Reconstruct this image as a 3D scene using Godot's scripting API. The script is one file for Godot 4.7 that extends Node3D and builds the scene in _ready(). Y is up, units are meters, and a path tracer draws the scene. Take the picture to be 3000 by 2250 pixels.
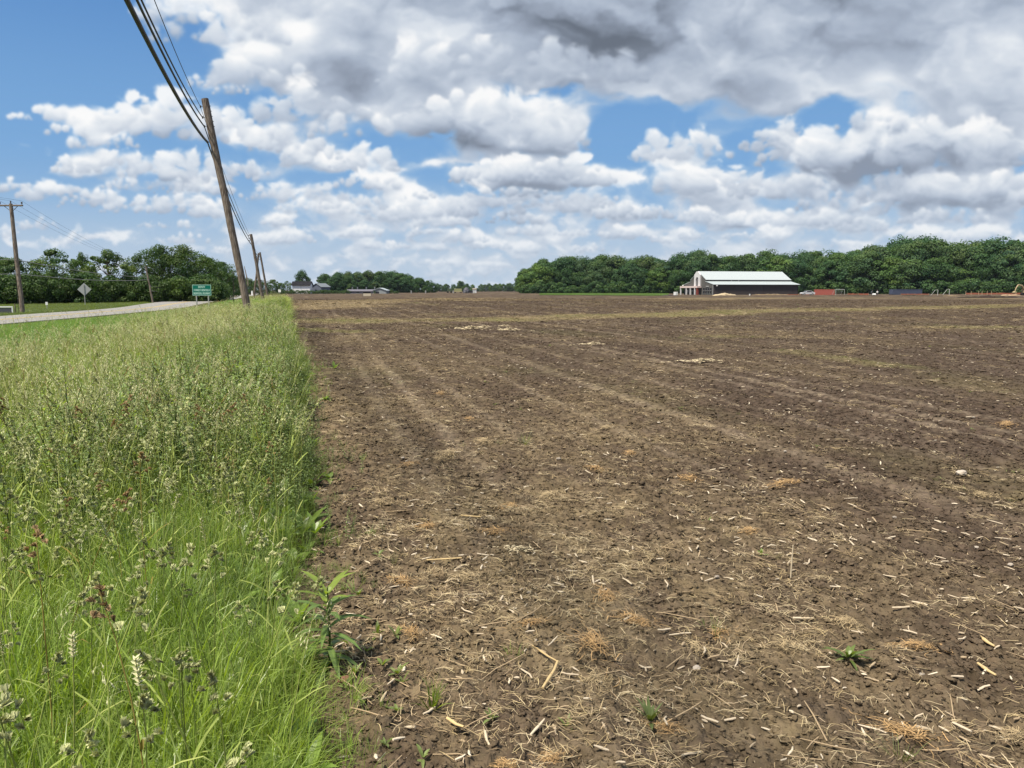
extends Node3D

# ---------------------------------------------------------------- camera constants
const FOCAL := 2254.0            # lens, in pixels of a 3000 x 2250 picture
const EYE := Vector3(0.0, 1.62, 0.0)
const YAW := 18.6                # the lens points this much to the right of the field edge
var cam_f: Vector3
var cam_r: Vector3
var cam_u: Vector3
var rng := RandomNumberGenerator.new()
var mats := {}
var counts := {}
var swell := FastNoiseLite.new()
var grain := FastNoiseLite.new()


func _ready() -> void:
	setup_camera()
	setup_light()
	setup_noise()
	setup_materials()
	build_ground()
	build_road()
	build_tree_kinds()
	build_woods()
	build_poles()
	build_signs()
	build_barn()
	build_site()
	build_farms()
	build_soil_litter()
	build_grass()



# ================================================================ camera, sky and sun
func setup_camera() -> void:
	var pitch := atan((1125.0 - 850.0) / FOCAL)
	var cam := Camera3D.new()
	cam.name = "camera"
	cam.position = EYE
	cam.rotation = Vector3(-pitch, -deg_to_rad(YAW), 0.0)
	cam.fov = rad_to_deg(2.0 * atan(1125.0 / FOCAL))
	cam.near = 0.05
	cam.far = 6000.0
	cam.current = true
	add_child(cam)
	cam_f = -cam.basis.z
	cam_r = cam.basis.x
	cam_u = cam.basis.y


func setup_light() -> void:
	var we := WorldEnvironment.new()
	we.name = "daylight"
	var e := Environment.new()
	e.background_mode = Environment.BG_SKY
	var sm := PanoramaSkyMaterial.new()
	sm.panorama = ImageTexture.create_from_image(make_sky())
	sm.energy_multiplier = 0.60
	var sky := Sky.new()
	sky.sky_material = sm
	e.sky = sky
	e.tonemap_mode = Environment.TONE_MAPPER_LINEAR
	e.tonemap_exposure = 1.62
	e.sdfgi_enabled = true
	e.ssao_enabled = true
	e.ssil_enabled = true
	# a little summer haze
	e.fog_enabled = true
	e.fog_density = 0.00004
	e.fog_light_color = Color(0.80, 0.87, 0.95)
	we.environment = e
	add_child(we)
	var sun := DirectionalLight3D.new()
	sun.name = "sun"
	sun.light_color = Color(1.0, 0.96, 0.89)
	sun.light_energy = 1.55
	sun.light_angular_distance = 5.0
	sun.shadow_enabled = true
	# high, from the left and a little behind
	var az := deg_to_rad(YAW - 128.0)
	var el := deg_to_rad(62.0)
	var to_sun := Vector3(sin(az) * cos(el), sin(el), -cos(az) * cos(el))
	sun.look_at_from_position(Vector3.ZERO, -to_sun, Vector3.UP)
	add_child(sun)


# Clouds of a broken summer sky. Each row: where the cloud lies (in degrees-like units of the lens), its half width and height, how dense.
const CLOUDS := [
	# upper veil over the right two thirds
	[2300, -60, 1500, 330, 1.5], [1300, -40, 800, 190, 1.2], [760, -30, 430, 130, 1.0], [2750, 200, 700, 200, 1.1], [2050, 190, 420, 150, 1.2],
	[1500, 200, 420, 90, 0.8], [640, 90, 210, 75, 0.7], [480, 40, 120, 60, 0.5],
	# long cumulus from the upper left
	[900, 160, 240, 120, 1.3], [1030, 230, 190, 130, 1.3], [1190, 290, 190, 100, 1.1], [1330, 350, 230, 95, 1.1], [1500, 370, 200, 90, 1.1], [1600, 400, 130, 80, 0.9], [900, 330, 170, 70, 0.9], [760, 210, 150, 80, 0.9], [1060, 380, 170, 50, 0.6],
	[600, 245, 55, 28, 0.7], [680, 265, 60, 25, 0.6],
	# cumulus left of centre
	[150, 335, 70, 38, 0.9], [240, 375, 110, 48, 1.0], [350, 370, 120, 60, 1.0], [440, 320, 100, 70, 1.1], [540, 370, 130, 90, 1.2], [300, 420, 110, 30, 0.6], [700, 390, 130, 55, 1.1], [820, 420, 130, 50, 1.0], [930, 460, 120, 45, 1.0], [1060, 475, 110, 50, 0.9], [55, 345, 40, 14, 0.35],
	[230, 485, 80, 38, 1.0], [340, 480, 110, 50, 1.1], [460, 505, 130, 55, 1.1], [600, 500, 160, 60, 1.0], [560, 555, 130, 30, 0.8], [700, 500, 90, 35, 0.7], [400, 545, 110, 22, 0.5],
	[30, 550, 80, 26, 0.9], [150, 568, 120, 32, 1.0], [280, 590, 120, 36, 1.0], [400, 610, 110, 34, 0.9], [530, 605, 110, 40, 1.0], [620, 622, 80, 30, 0.8],
	[95, 660, 75, 26, 0.8], [20, 685, 40, 22, 0.5], [160, 705, 60, 13, 0.5], [260, 695, 60, 12, 0.4], [440, 660, 40, 12, 0.5], [520, 662, 50, 14, 0.7], [545, 703, 75, 20, 0.8], [650, 735, 38, 10, 0.6], [815, 650, 48, 22, 0.8], [780, 705, 60, 20, 0.8], [860, 700, 70, 24, 0.8],
	[860, 570, 170, 40, 0.75], [1030, 600, 120, 30, 0.7], [940, 610, 160, 30, 0.5],
	# middle, in front of the blue band
	[1430, 515, 120, 40, 1.0], [1560, 510, 120, 45, 1.0], [1690, 520, 120, 50, 1.1], [1500, 570, 120, 22, 0.7], [1400, 610, 150, 48, 1.0], [1510, 645, 90, 26, 0.8], [1250, 620, 110, 40, 0.8], [1290, 655, 90, 20, 0.7], [1740, 600, 110, 40, 0.9], [1850, 625, 130, 32, 0.9], [1600, 600, 70, 30, 0.6], [1080, 540, 110, 30, 0.7], [1120, 630, 90, 26, 0.6], [1230, 575, 50, 20, 0.7],
	[1060, 685, 72, 20, 0.85], [1130, 722, 75, 15, 0.75], [1270, 730, 50, 14, 0.6], [1360, 700, 75, 22, 0.9], [1440, 722, 60, 18, 0.8], [1545, 732, 42, 18, 0.8], [1725, 728, 48, 22, 0.95], [1840, 690, 70, 24, 0.95], [1920, 706, 45, 14, 0.8], [1250, 680, 60, 12, 0.6], [1280, 772, 60, 10, 0.6], [1440, 780, 60, 10, 0.6], [1010, 752, 30, 10, 0.5], [1150, 765, 40, 9, 0.4],
	[1550, 680, 80, 18, 0.5], [1700, 685, 70, 14, 0.4],
	# right
	[2000, 440, 150, 55, 0.9], [2080, 540, 190, 60, 0.8], [2270, 420, 110, 50, 1.2], [2380, 460, 170, 60, 1.2], [2560, 460, 230, 90, 1.3], [2750, 440, 250, 90, 1.2], [2930, 380, 180, 120, 1.1], [2560, 370, 120, 40, 0.8], [2300, 560, 180, 45, 0.8], [2480, 600, 160, 50, 0.8], [2700, 570, 200, 60, 1.0], [2900, 560, 180, 70, 1.0], [2380, 645, 150, 30, 0.8], [2510, 665, 110, 24, 0.8], [2200, 650, 110, 26, 0.8], [2050, 640, 80, 26, 0.7], [2030, 692, 50, 16, 0.8], [2170, 695, 60, 12, 0.7], [2255, 685, 50, 24, 0.9], [2440, 720, 120, 16, 0.5], [2700, 690, 70, 26, 0.9], [2850, 690, 90, 30, 0.9], [2970, 700, 60, 20, 0.9], [2780, 640, 160, 30, 0.7],
	# patches of clear blue
	[150, 130, 330, 150, -1.3], [330, 230, 180, 70, -0.9], [730, 325, 80, 34, -0.9], [880, 530, 130, 22, -0.6], [1090, 420, 90, 26, -0.9], [1250, 510, 90, 30, -0.9], [1400, 480, 60, 12, -0.7], [1630, 266, 45, 14, -1.2], [1830, 400, 110, 60, -1.5], [1780, 450, 100, 40, -1.1], [2015, 370, 30, 36, -1.0], [2450, 345, 90, 60, -1.7], [2390, 400, 60, 30, -1.0], [2210, 405, 60, 18, -1.0],
]
# where a cloud is thick and grey underneath (negative) or catches the sun (positive)
const TONES := [
	[1730, 40, 390, 210, -0.29], [1700, 140, 260, 100, -0.12], [2150, 120, 90, 60, -0.22], [2230, 280, 160, 80, -0.16], [2450, 10, 120, 40, -0.25], [1050, 80, 160, 50, -0.12], [1350, 180, 260, 50, -0.14],
	[990, 240, 80, 100, -0.18], [1080, 260, 80, 80, -0.14], [1300, 400, 120, 40, -0.25], [1500, 430, 180, 40, -0.18], [560, 380, 110, 36, -0.16], [480, 540, 120, 30, -0.16], [640, 120, 60, 40, 0.15], [880, 90, 50, 35, 0.3], [1010, 140, 50, 30, 0.25], [1150, 210, 50, 40, 0.2], [1530, 300, 50, 22, 0.25], [1500, 420, 50, 24, 0.25], [420, 290, 70, 30, 0.18], [200, 350, 80, 30, 0.12],
	[1650, 560, 180, 40, -0.2], [1450, 640, 130, 30, -0.2], [1830, 640, 120, 24, -0.16], [2560, 520, 180, 50, -0.26], [2400, 500, 160, 30, -0.14], [2750, 600, 160, 40, -0.2], [2950, 600, 100, 50, -0.2], [2130, 670, 90, 14, -0.1], [2470, 650, 110, 20, -0.16], [2570, 230, 60, 30, 0.2], [2940, 120, 60, 24, 0.1], [2255, 690, 60, 22, 0.25], [2860, 680, 90, 24, 0.25], [2700, 680, 60, 20, 0.2], [2880, 500, 90, 20, 0.12], [2100, 200, 60, 30, 0.1],
	[2200, -150, 1200, 160, -0.08], [2600, 480, 460, 120, -0.14], [1520, 560, 320, 80, -0.12], [2150, 600, 320, 60, -0.10], [2300, 200, 700, 160, -0.04],
]


func gauss_rows(rows: Array, field: PackedFloat32Array, c0: float, cw: float, nc: int, r0: float, rh: float, nr: int, flat_base: bool, slope: PackedFloat32Array) -> void:
	# field cells are (azimuth, elevation) degrees; the rows are in lens units
	for b in rows:
		var cx: float = b[0]
		var cy: float = b[1]
		var rx: float = b[2]
		var ry: float = b[3]
		var amp: float = b[4]
		var corners := []
		for sx in [-1.7, 0.0, 1.7]:
			for sy in [-1.7, 0.0, 1.7]:
				var d: Vector3 = cam_f + cam_r * ((cx + sx * rx - 1500.0) / FOCAL) + cam_u * ((1125.0 - cy - sy * ry) / FOCAL)
				corners.append(Vector2(rad_to_deg(atan2(d.x, -d.z)) - YAW, rad_to_deg(asin(d.normalized().y))))
		var a0 := 999.0
		var a1 := -999.0
		var e0 := 999.0
		var e1 := -999.0
		for p in corners:
			a0 = minf(a0, p.x)
			a1 = maxf(a1, p.x)
			e0 = minf(e0, p.y)
			e1 = maxf(e1, p.y)
		var i0 := clampi(int((a0 - c0) / cw) - 1, 0, nc)
		var i1 := clampi(int((a1 - c0) / cw) + 2, 0, nc)
		var j0 := clampi(int((r0 - e1) / rh) - 1, 0, nr)
		var j1 := clampi(int((r0 - e0) / rh) + 2, 0, nr)
		for j in range(j0, j1):
			for i in range(i0, i1):
				var at := j * nc + i
				var qx := ((lens_x[at] if flat_base else true_x[at]) - cx) / rx
				var qy := ((lens_y[at] if flat_base else true_y[at]) - cy) / ry
				if flat_base and qy > 0.0 and amp > 0.0:
					qy *= 1.5
				var q := qx * qx + qy * qy
				if q < 2.9:
					var w := 1.0 - q / 2.9
					var part := amp * w * w * exp(-q * 0.35)
					if flat_base and amp > 0.0 and ry < 100.0:
						part *= 0.55   # the puffs make up the rest
					field[at] += part
					if flat_base and amp > 0.0 and ry < 100.0:
						slope[at] += part * clampf(qy, -1.2, 1.2)


var lens_x := PackedFloat32Array()
var lens_y := PackedFloat32Array()
var true_x := PackedFloat32Array()
var true_y := PackedFloat32Array()


func sky_tint(el: float) -> Color:
	# clear air: deep blue overhead, pale near the horizon
	var t := clampf(el / 24.0, 0.0, 1.0)
	var low := Color8(186, 206, 226)
	var mid := Color8(126, 172, 220)
	var top := Color8(88, 138, 200)
	return low.lerp(mid, smoothstep(0.0, 0.42, t)).lerp(top, smoothstep(0.35, 1.0, t))


const CLOUD_RAMP := [[0.0, 108, 117, 131], [0.22, 143, 154, 171], [0.42, 172, 184, 202], [0.62, 200, 210, 224], [0.82, 229, 235, 242], [1.0, 255, 255, 255]]


func cloud_tint(b: float) -> Color:
	b = clampf(b, 0.0, 1.0)
	for k in range(1, CLOUD_RAMP.size()):
		if b <= CLOUD_RAMP[k][0]:
			var a: Array = CLOUD_RAMP[k - 1]
			var c: Array = CLOUD_RAMP[k]
			var t: float = (b - a[0]) / (c[0] - a[0])
			return Color(lerpf(a[1], c[1], t) / 255.0, lerpf(a[2], c[2], t) / 255.0, lerpf(a[3], c[3], t) / 255.0)
	return Color(1, 1, 1)


func make_sky() -> Image:
	var n1 := FastNoiseLite.new()
	n1.seed = 11
	n1.noise_type = FastNoiseLite.TYPE_SIMPLEX_SMOOTH
	n1.frequency = 1.0
	n1.fractal_type = FastNoiseLite.FRACTAL_FBM
	n1.fractal_octaves = 6
	n1.fractal_gain = 0.47
	var n2 := FastNoiseLite.new()
	n2.seed = 5
	n2.noise_type = FastNoiseLite.TYPE_CELLULAR
	n2.cellular_return_type = FastNoiseLite.RETURN_DISTANCE
	n2.frequency = 1.0
	n2.fractal_type = FastNoiseLite.FRACTAL_FBM
	n2.fractal_octaves = 3
	n2.fractal_gain = 0.42
	var W := 4096
	var H := 2048
	# ---- the whole dome, coarse: the same broken cloud all round
	var cw := 512
	var ch := 256
	var coarse := Image.create(cw, ch, false, Image.FORMAT_RGB8)
	for j in ch:
		var el := 90.0 - (j + 0.5) / ch * 180.0
		for i in cw:
			if el < -1.0:
				coarse.set_pixel(i, j, Color8(120, 122, 118))
				continue
			var az := (i + 0.5) / cw * TAU
			var rad := 1.0 / (0.12 + sin(deg_to_rad(maxf(el, 0.0))))
			var c := n1.get_noise_2d(cos(az) * rad * 0.9 + 40.0, sin(az) * rad * 0.9) * 1.1 + 0.16
			var a := smoothstep(-0.08, 0.22, c)
			var b := 0.80 - 0.35 * smoothstep(0.1, 0.7, c) + 0.2 * n1.get_noise_2d(cos(az) * rad * 2.0 + 9.0, sin(az) * rad * 2.0)
			coarse.set_pixel(i, j, sky_tint(el).lerp(cloud_tint(b), a))
	coarse.resize(W, H, Image.INTERPOLATE_CUBIC)
	# ---- the part that the lens looks at, fine
	var step := 360.0 / W
	var nc := 1120
	var nr := 460
	var c0 := -nc * step / 2.0
	var r0 := 39.0
	var field := PackedFloat32Array()
	var tone := PackedFloat32Array()
	field.resize(nc * nr)
	tone.resize(nc * nr)
	var slope := PackedFloat32Array()
	slope.resize(nc * nr)
	lens_x.resize(nc * nr)
	lens_y.resize(nc * nr)
	true_x.resize(nc * nr)
	true_y.resize(nc * nr)
	for j in nr:
		var el := deg_to_rad(r0 - (j + 0.5) * step)
		for i in nc:
			var az := deg_to_rad(c0 + (i + 0.5) * step + YAW)
			var d := Vector3(sin(az) * cos(el), sin(el), -cos(az) * cos(el))
			var z := maxf(d.dot(cam_f), 0.2)
			var x := 1500.0 + FOCAL * d.dot(cam_r) / z
			var y := 1125.0 - FOCAL * d.dot(cam_u) / z
			var h := maxf(860.0 - y, 0.0) + 60.0
			# ragged outlines
			lens_x[j * nc + i] = x + n1.get_noise_2d(x / 260.0 + 3.0, y / 170.0) * h * 0.09
			lens_y[j * nc + i] = y + n1.get_noise_2d(x / 240.0 - 60.0, y / 150.0) * h * 0.07
			true_x[j * nc + i] = x
			true_y[j * nc + i] = y
	gauss_rows(CLOUDS, field, c0, step, nc, r0, step, nr, true, slope)
	gauss_rows(TONES, tone, c0, step, nc, r0, step, nr, false, slope)
	var dens := PackedFloat32Array()
	var relief := PackedFloat32Array()
	dens.resize(nc * nr)
	relief.resize(nc * nr)
	var fluff := PackedFloat32Array()
	var heap_d := PackedFloat32Array()
	var heap_b := PackedFloat32Array()
	var heap_w := PackedFloat32Array()
	for a in [fluff, heap_d, heap_b, heap_w]:
		a.resize(nc * nr)
	for j in nr:
		for i in nc:
			var at := j * nc + i
			var x := lens_x[at]
			var y := lens_y[at]
			var h := maxf(860.0 - y, 0.0) + 60.0
			# puffs are smaller the farther (lower) the clouds stand: three sizes, blended
			var lv := clampf(log(h / 110.0) / log(2.0), 0.0, 2.999)
			var f := 0.0
			var billow := 0.0
			var crisp := 0.0
			for k in 2:
				var level := int(lv) + k
				var weight := lv - int(lv) if k == 1 else 1.0 - (lv - int(lv))
				if weight < 0.002:
					continue
				var s := 62.0 * pow(2.0, level)
				var u := x / s + level * 13.7
				var v := y * 1.55 / s + level * 5.1
				var wx := n1.get_noise_2d(u * 0.8 + 7.0, v * 0.8 + 31.0) * 0.5
				var wy := n1.get_noise_2d(u * 0.8 + 77.0, v * 0.8 - 31.0) * 0.5
				f += weight * n1.get_noise_2d((u + wx) * 0.75, (v + wy) * 0.75)
				crisp += weight * n1.get_noise_2d((u + wx * 0.5) * 3.4 + 20.0, (v + wy * 0.5) * 3.0)
				billow += weight * (-0.55 - n2.get_noise_2d((u + wx * 0.7) * 1.1, (v + wy * 0.7) * 1.1))
			var base := field[at] + 0.05 + 0.36 * smoothstep(500.0, 1500.0, x + y * 0.25) + 0.20 * smoothstep(560.0, 720.0, y)
			fluff[at] = f * 0.45 + billow * 0.45 + crisp * 0.85
			dens[at] = base + f * 1.15 + billow * 0.75 - 0.40
			relief[at] = minf(base, 1.1) * 0.6 + f * 0.42 + billow * 0.95
	# heaped clouds: each is a pile of round puffs on a flat base
	rng.seed = 77
	for cl in CLOUDS:
		if cl[4] < 0.0 or cl[3] >= 100:
			continue
		var cx: float = cl[0]
		var cy: float = cl[1]
		var rx: float = cl[2]
		var ry: float = cl[3]
		var base_y := cy + ry * 0.50
		var many := int(clampf(rx / ry * 8.0, 10.0, 40.0))
		for k in many:
			var u := rnd(-1.0, 1.0)
			var env := sqrt(1.0 - u * u)
			var pr := ry * lerpf(0.26, 0.85, pow(rng.randf(), 1.6)) * (0.35 + 0.65 * env)
			var px := cx + u * rx * 0.95
			var py := base_y - pr * 0.35 - rng.randf() * env * ry * 1.1
			var d := cam_f + cam_r * ((px - 1500.0) / FOCAL) + cam_u * ((1125.0 - py) / FOCAL)
			var ci := int((rad_to_deg(atan2(d.x, -d.z)) - YAW - c0) / step)
			var cj := int((r0 - rad_to_deg(asin(d.normalized().y))) / step)
			var reach := int(pr * 1.8 / FOCAL * rad_to_deg(1.0) / step) + 2
			for j in range(maxi(cj - reach, 0), mini(cj + reach + 1, nr)):
				for i in range(maxi(ci - reach, 0), mini(ci + reach + 1, nc)):
					var at := j * nc + i
					var qx := (true_x[at] - px) / pr
					var qy := (true_y[at] - py) / pr
					var q := sqrt(qx * qx + qy * qy) - fluff[at] * 1.05 - 0.08
					if q > 1.0:
						continue
					var low := 1.0 - smoothstep(base_y - ry * 0.1, base_y + ry * 0.28, true_y[at] - fluff[at] * ry * 0.25)
					var dd := (1.0 - q) * low * clampf(cl[4], 0.5, 1.1)
					heap_d[at] = maxf(heap_d[at], dd)
					var w := pow(maxf(1.0 - q, 0.0), 2.2) * pr
					var rise := clampf((base_y - true_y[at]) / (ry * 1.5), 0.0, 1.0)
					heap_b[at] += w * (0.55 + 0.37 * rise - 0.16 * clampf(qy + qx * 0.25, -1.0, 1.0))
					heap_w[at] += w
	for j in nr:
		var el := r0 - (j + 0.5) * step
		for i in nc:
			var at := j * nc + i
			var h := maxf(860.0 - lens_y[at], 0.0) + 60.0
			var d := dens[at]
			var a := smoothstep(-0.04, 0.44, d)
			# sunlight comes from above: compare with what lies nearer the sun
			var lit := 0.0
			for k in [2, 4, 8, 12]:
				var up := int(k * h * 0.0042 + k * 0.7)
				var jj := maxi(j - up, 0)
				var ii := clampi(i + up / 4, 0, nc - 1)
				lit += (relief[at] - relief[jj * nc + ii]) * 0.25
			var thick := smoothstep(0.2, 1.5, d)
			var rise := clampf(slope[at] / maxf(field[at], 0.25), -1.0, 1.0)
			var b := 0.77 + clampf(lit * 0.95, -0.28, 0.28) - thick * 0.20 - rise * 0.20 + tone[at] * 0.9
			var air := sky_tint(el)
			# thin wisps in the gaps
			var wisp := smoothstep(-0.45, 0.35, d) * clampf(0.5 + 1.4 * (relief[at] - minf(field[at], 1.1) * 0.6), 0.0, 1.0) * 0.45 * smoothstep(500.0, 900.0, lens_x[at] + lens_y[at] * 0.6)
			air = air.lerp(Color8(214, 223, 234), wisp)
			var c := air.lerp(cloud_tint(b), a * lerpf(0.72, 1.0, smoothstep(0.05, 0.7, d)))
			if heap_w[at] > 0.0:
				var hb := heap_b[at] / heap_w[at] + fluff[at] * 0.22 + clampf(lit, -0.3, 0.3) * 0.25 + tone[at] * 0.85
				c = c.lerp(cloud_tint(hb), smoothstep(-0.02, 0.55, heap_d[at]) * 0.94)
			# distant clouds pale into the air
			c = c.lerp(Color8(192, 207, 225), 0.5 * (1.0 - smoothstep(0.5, 7.0, el)))
			# blend into the coarse dome at the rim
			var rim := minf(minf(i, nc - 1 - i) / 120.0, j / 90.0)
			var gx := int(round((YAW + c0) / step)) + i
			var gy := int((90.0 - r0) / step) + j
			if rim < 1.0:
				c = coarse.get_pixel(posmod(gx, W), gy).lerp(c, rim)
			coarse.set_pixel(posmod(gx, W), gy, c)
	return coarse


# ================================================================ helpers
class Shape:
	var v := PackedVector3Array()
	var n := PackedVector3Array()
	var c := PackedColorArray()
	var ix := PackedInt32Array()

	func tri(a: Vector3, b: Vector3, d: Vector3, col := Color.WHITE) -> void:
		var nn := (d - a).cross(b - a).normalized()
		var k := v.size()
		v.append(a)
		v.append(b)
		v.append(d)
		for i in 3:
			n.append(nn)
			c.append(col)
			ix.append(k + i)

	# corners in order round the face; seen from outside they run clockwise
	func quad(a: Vector3, b: Vector3, d: Vector3, e: Vector3, col := Color.WHITE) -> void:
		var nn := (d - a).cross(b - a) + (e - a).cross(d - a)
		nn = nn.normalized()
		var k := v.size()
		v.append(a)
		v.append(b)
		v.append(d)
		v.append(e)
		for i in 4:
			n.append(nn)
			c.append(col)
		ix.append(k)
		ix.append(k + 1)
		ix.append(k + 2)
		ix.append(k)
		ix.append(k + 2)
		ix.append(k + 3)

	func box(lo: Vector3, hi: Vector3, col := Color.WHITE) -> void:
		var p := [Vector3(lo.x, lo.y, lo.z), Vector3(hi.x, lo.y, lo.z), Vector3(hi.x, hi.y, lo.z), Vector3(lo.x, hi.y, lo.z), Vector3(lo.x, lo.y, hi.z), Vector3(hi.x, lo.y, hi.z), Vector3(hi.x, hi.y, hi.z), Vector3(lo.x, hi.y, hi.z)]
		quad(p[4], p[7], p[6], p[5], col)
		quad(p[1], p[2], p[3], p[0], col)
		quad(p[0], p[3], p[7], p[4], col)
		quad(p[5], p[6], p[2], p[1], col)
		quad(p[7], p[3], p[2], p[6], col)
		quad(p[0], p[4], p[5], p[1], col)

	# a polygon in the plane z (counter-clockwise seen from +z), given thickness back to z - depth
	func slab(poly: Array, z: float, depth: float, col := Color.WHITE) -> void:
		var m := poly.size()
		var flat := PackedVector2Array(poly)
		var tris := Geometry2D.triangulate_polygon(flat)
		for k in range(0, tris.size(), 3):
			var a := Vector3(flat[tris[k]].x, flat[tris[k]].y, z)
			var b := Vector3(flat[tris[k + 1]].x, flat[tris[k + 1]].y, z)
			var d := Vector3(flat[tris[k + 2]].x, flat[tris[k + 2]].y, z)
			if (d - a).cross(b - a).z < 0.0:
				var s := b
				b = d
				d = s
			tri(a, b, d, col)
			var back := Vector3(0, 0, -depth)
			tri(a + back, d + back, b + back, col)
		var area := 0.0
		for k in m:
			area += flat[k].cross(flat[(k + 1) % m])
		for k in m:
			var p := Vector3(flat[k].x, flat[k].y, z)
			var q := Vector3(flat[(k + 1) % m].x, flat[(k + 1) % m].y, z)
			var back := Vector3(0, 0, -depth)
			if area > 0.0:
				quad(p, p + back, q + back, q, col)
			else:
				quad(q, q + back, p + back, p, col)

	# a smooth tube through points with radii
	func tube(pts: Array, radii: Array, sides: int, col := Color.WHITE, capped := true) -> void:
		var first := v.size()
		var m := pts.size()
		var side := Vector3.ZERO
		for k in m:
			var p: Vector3 = pts[k]
			var dir: Vector3 = (pts[mini(k + 1, m - 1)] - pts[maxi(k - 1, 0)]).normalized()
			if side == Vector3.ZERO:
				side = dir.cross(Vector3.UP if absf(dir.y) < 0.9 else Vector3.RIGHT).normalized()
			side = (side - dir * side.dot(dir)).normalized()
			var other := dir.cross(side)
			for s in sides:
				var a := TAU * s / sides
				var out := side * cos(a) + other * sin(a)
				v.append(p + out * radii[k])
				n.append(out)
				c.append(col)
		for k in m - 1:
			for s in sides:
				var a := first + k * sides + s
				var b := first + k * sides + (s + 1) % sides
				ix.append(a)
				ix.append(a + sides)
				ix.append(b)
				ix.append(b)
				ix.append(a + sides)
				ix.append(b + sides)
		if capped:
			for e in [0, m - 1]:
				var k := v.size()
				var dir: Vector3 = (pts[1] - pts[0]).normalized() * -1.0 if e == 0 else (pts[m - 1] - pts[m - 2]).normalized()
				for s in sides:
					v.append(v[first + e * sides + s])
					n.append(dir)
					c.append(col)
				for s in range(1, sides - 1):
					if e == 0:
						ix.append(k)
						ix.append(k + s)
						ix.append(k + s + 1)
					else:
						ix.append(k)
						ix.append(k + s + 1)
						ix.append(k + s)

	# a rounded lump: a subdivided octahedron pushed in and out by noise
	func lump(at: Vector3, size: Vector3, rough: float, noise: FastNoiseLite, key: float, level: int, col := Color.WHITE, freq := 1.3) -> void:
		var pts := [Vector3.RIGHT, Vector3.LEFT, Vector3.UP, Vector3.DOWN, Vector3.BACK, Vector3.FORWARD]
		var faces := [[0, 2, 4], [4, 2, 1], [1, 2, 5], [5, 2, 0], [4, 3, 0], [1, 3, 4], [5, 3, 1], [0, 3, 5]]
		for k in level:
			var mids := {}
			var more := []
			for f in faces:
				var e := []
				for q in 3:
					var a: int = mini(f[q], f[(q + 1) % 3])
					var b: int = maxi(f[q], f[(q + 1) % 3])
					if not mids.has(a * 10000 + b):
						mids[a * 10000 + b] = pts.size()
						pts.append(((pts[a] + pts[b]) * 0.5).normalized())
					e.append(mids[a * 10000 + b])
				more.append([f[0], e[0], e[2]])
				more.append([e[0], f[1], e[1]])
				more.append([e[2], e[1], f[2]])
				more.append([e[0], e[1], e[2]])
			faces = more
		var first := v.size()
		var moved := PackedVector3Array()
		var norm := PackedVector3Array()
		for p in pts:
			var r := 1.0 + rough * noise.get_noise_3d(p.x * freq + key, p.y * freq + key * 0.7, p.z * freq - key)
			moved.append(at + Vector3(p.x * size.x, p.y * size.y, p.z * size.z) * r)
			norm.append(Vector3.ZERO)
		for f in faces:
			var a := moved[f[0]]
			var nn := (moved[f[2]] - a).cross(moved[f[1]] - a)
			var mid := (moved[f[0]] + moved[f[1]] + moved[f[2]]) / 3.0 - at
			var flip := nn.dot(mid) < 0.0
			if flip:
				nn = -nn
			for q in 3:
				norm[f[q]] += nn
			ix.append(first + f[0])
			ix.append(first + (f[2] if flip else f[1]))
			ix.append(first + (f[1] if flip else f[2]))
		for k in moved.size():
			v.append(moved[k])
			n.append(norm[k].normalized())
			c.append(col)

	# a flat ribbon along points, facing up as far as it can, with widths
	func ribbon(pts: Array, widths: Array, side: Vector3, col := Color.WHITE) -> void:
		for k in pts.size() - 1:
			var a: Vector3 = pts[k]
			var b: Vector3 = pts[k + 1]
			var wa: float = widths[k] * 0.5
			var wb: float = widths[k + 1] * 0.5
			if wb < 0.0002:
				tri(a - side * wa, b, a + side * wa, col)
			else:
				quad(a - side * wa, b - side * wb, b + side * wb, a + side * wa, col)

	func mesh() -> ArrayMesh:
		var arr := []
		arr.resize(Mesh.ARRAY_MAX)
		arr[Mesh.ARRAY_VERTEX] = v
		arr[Mesh.ARRAY_NORMAL] = n
		arr[Mesh.ARRAY_COLOR] = c
		arr[Mesh.ARRAY_INDEX] = ix
		var m := ArrayMesh.new()
		m.add_surface_from_arrays(Mesh.PRIMITIVE_TRIANGLES, arr)
		return m


func numbered(called: String) -> String:
	var k: int = counts.get(called, 0)
	counts[called] = k + 1
	return called if k == 0 else "%s_%03d" % [called, k]


func thing(called: String, label: String, category: String, where: Vector3, turn := 0.0, group := "") -> Node3D:
	var o := Node3D.new()
	o.name = numbered(called)
	add_child(o)
	o.position = where
	o.rotation.y = turn
	o.set_meta("label", label)
	o.set_meta("category", category)
	if group:
		o.set_meta("group", group)
	return o


func part(parent: Node3D, called: String, m: Mesh, mat: Material) -> MeshInstance3D:
	var o := MeshInstance3D.new()
	o.name = called
	o.mesh = m
	o.material_override = mat
	parent.add_child(o, true)
	return o


func solo(called: String, m: Mesh, mat: Material, label: String, category: String, where: Vector3, turn := 0.0, group := "") -> MeshInstance3D:
	var o := MeshInstance3D.new()
	o.name = numbered(called)
	o.mesh = m
	o.material_override = mat
	add_child(o)
	o.position = where
	o.rotation.y = turn
	o.set_meta("label", label)
	o.set_meta("category", category)
	if group:
		o.set_meta("group", group)
	return o


func structure(called: String, m: Mesh, mat: Material) -> MeshInstance3D:
	var o := MeshInstance3D.new()
	o.name = called
	o.mesh = m
	o.material_override = mat
	o.set_meta("kind", "structure")
	add_child(o)
	return o


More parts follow.
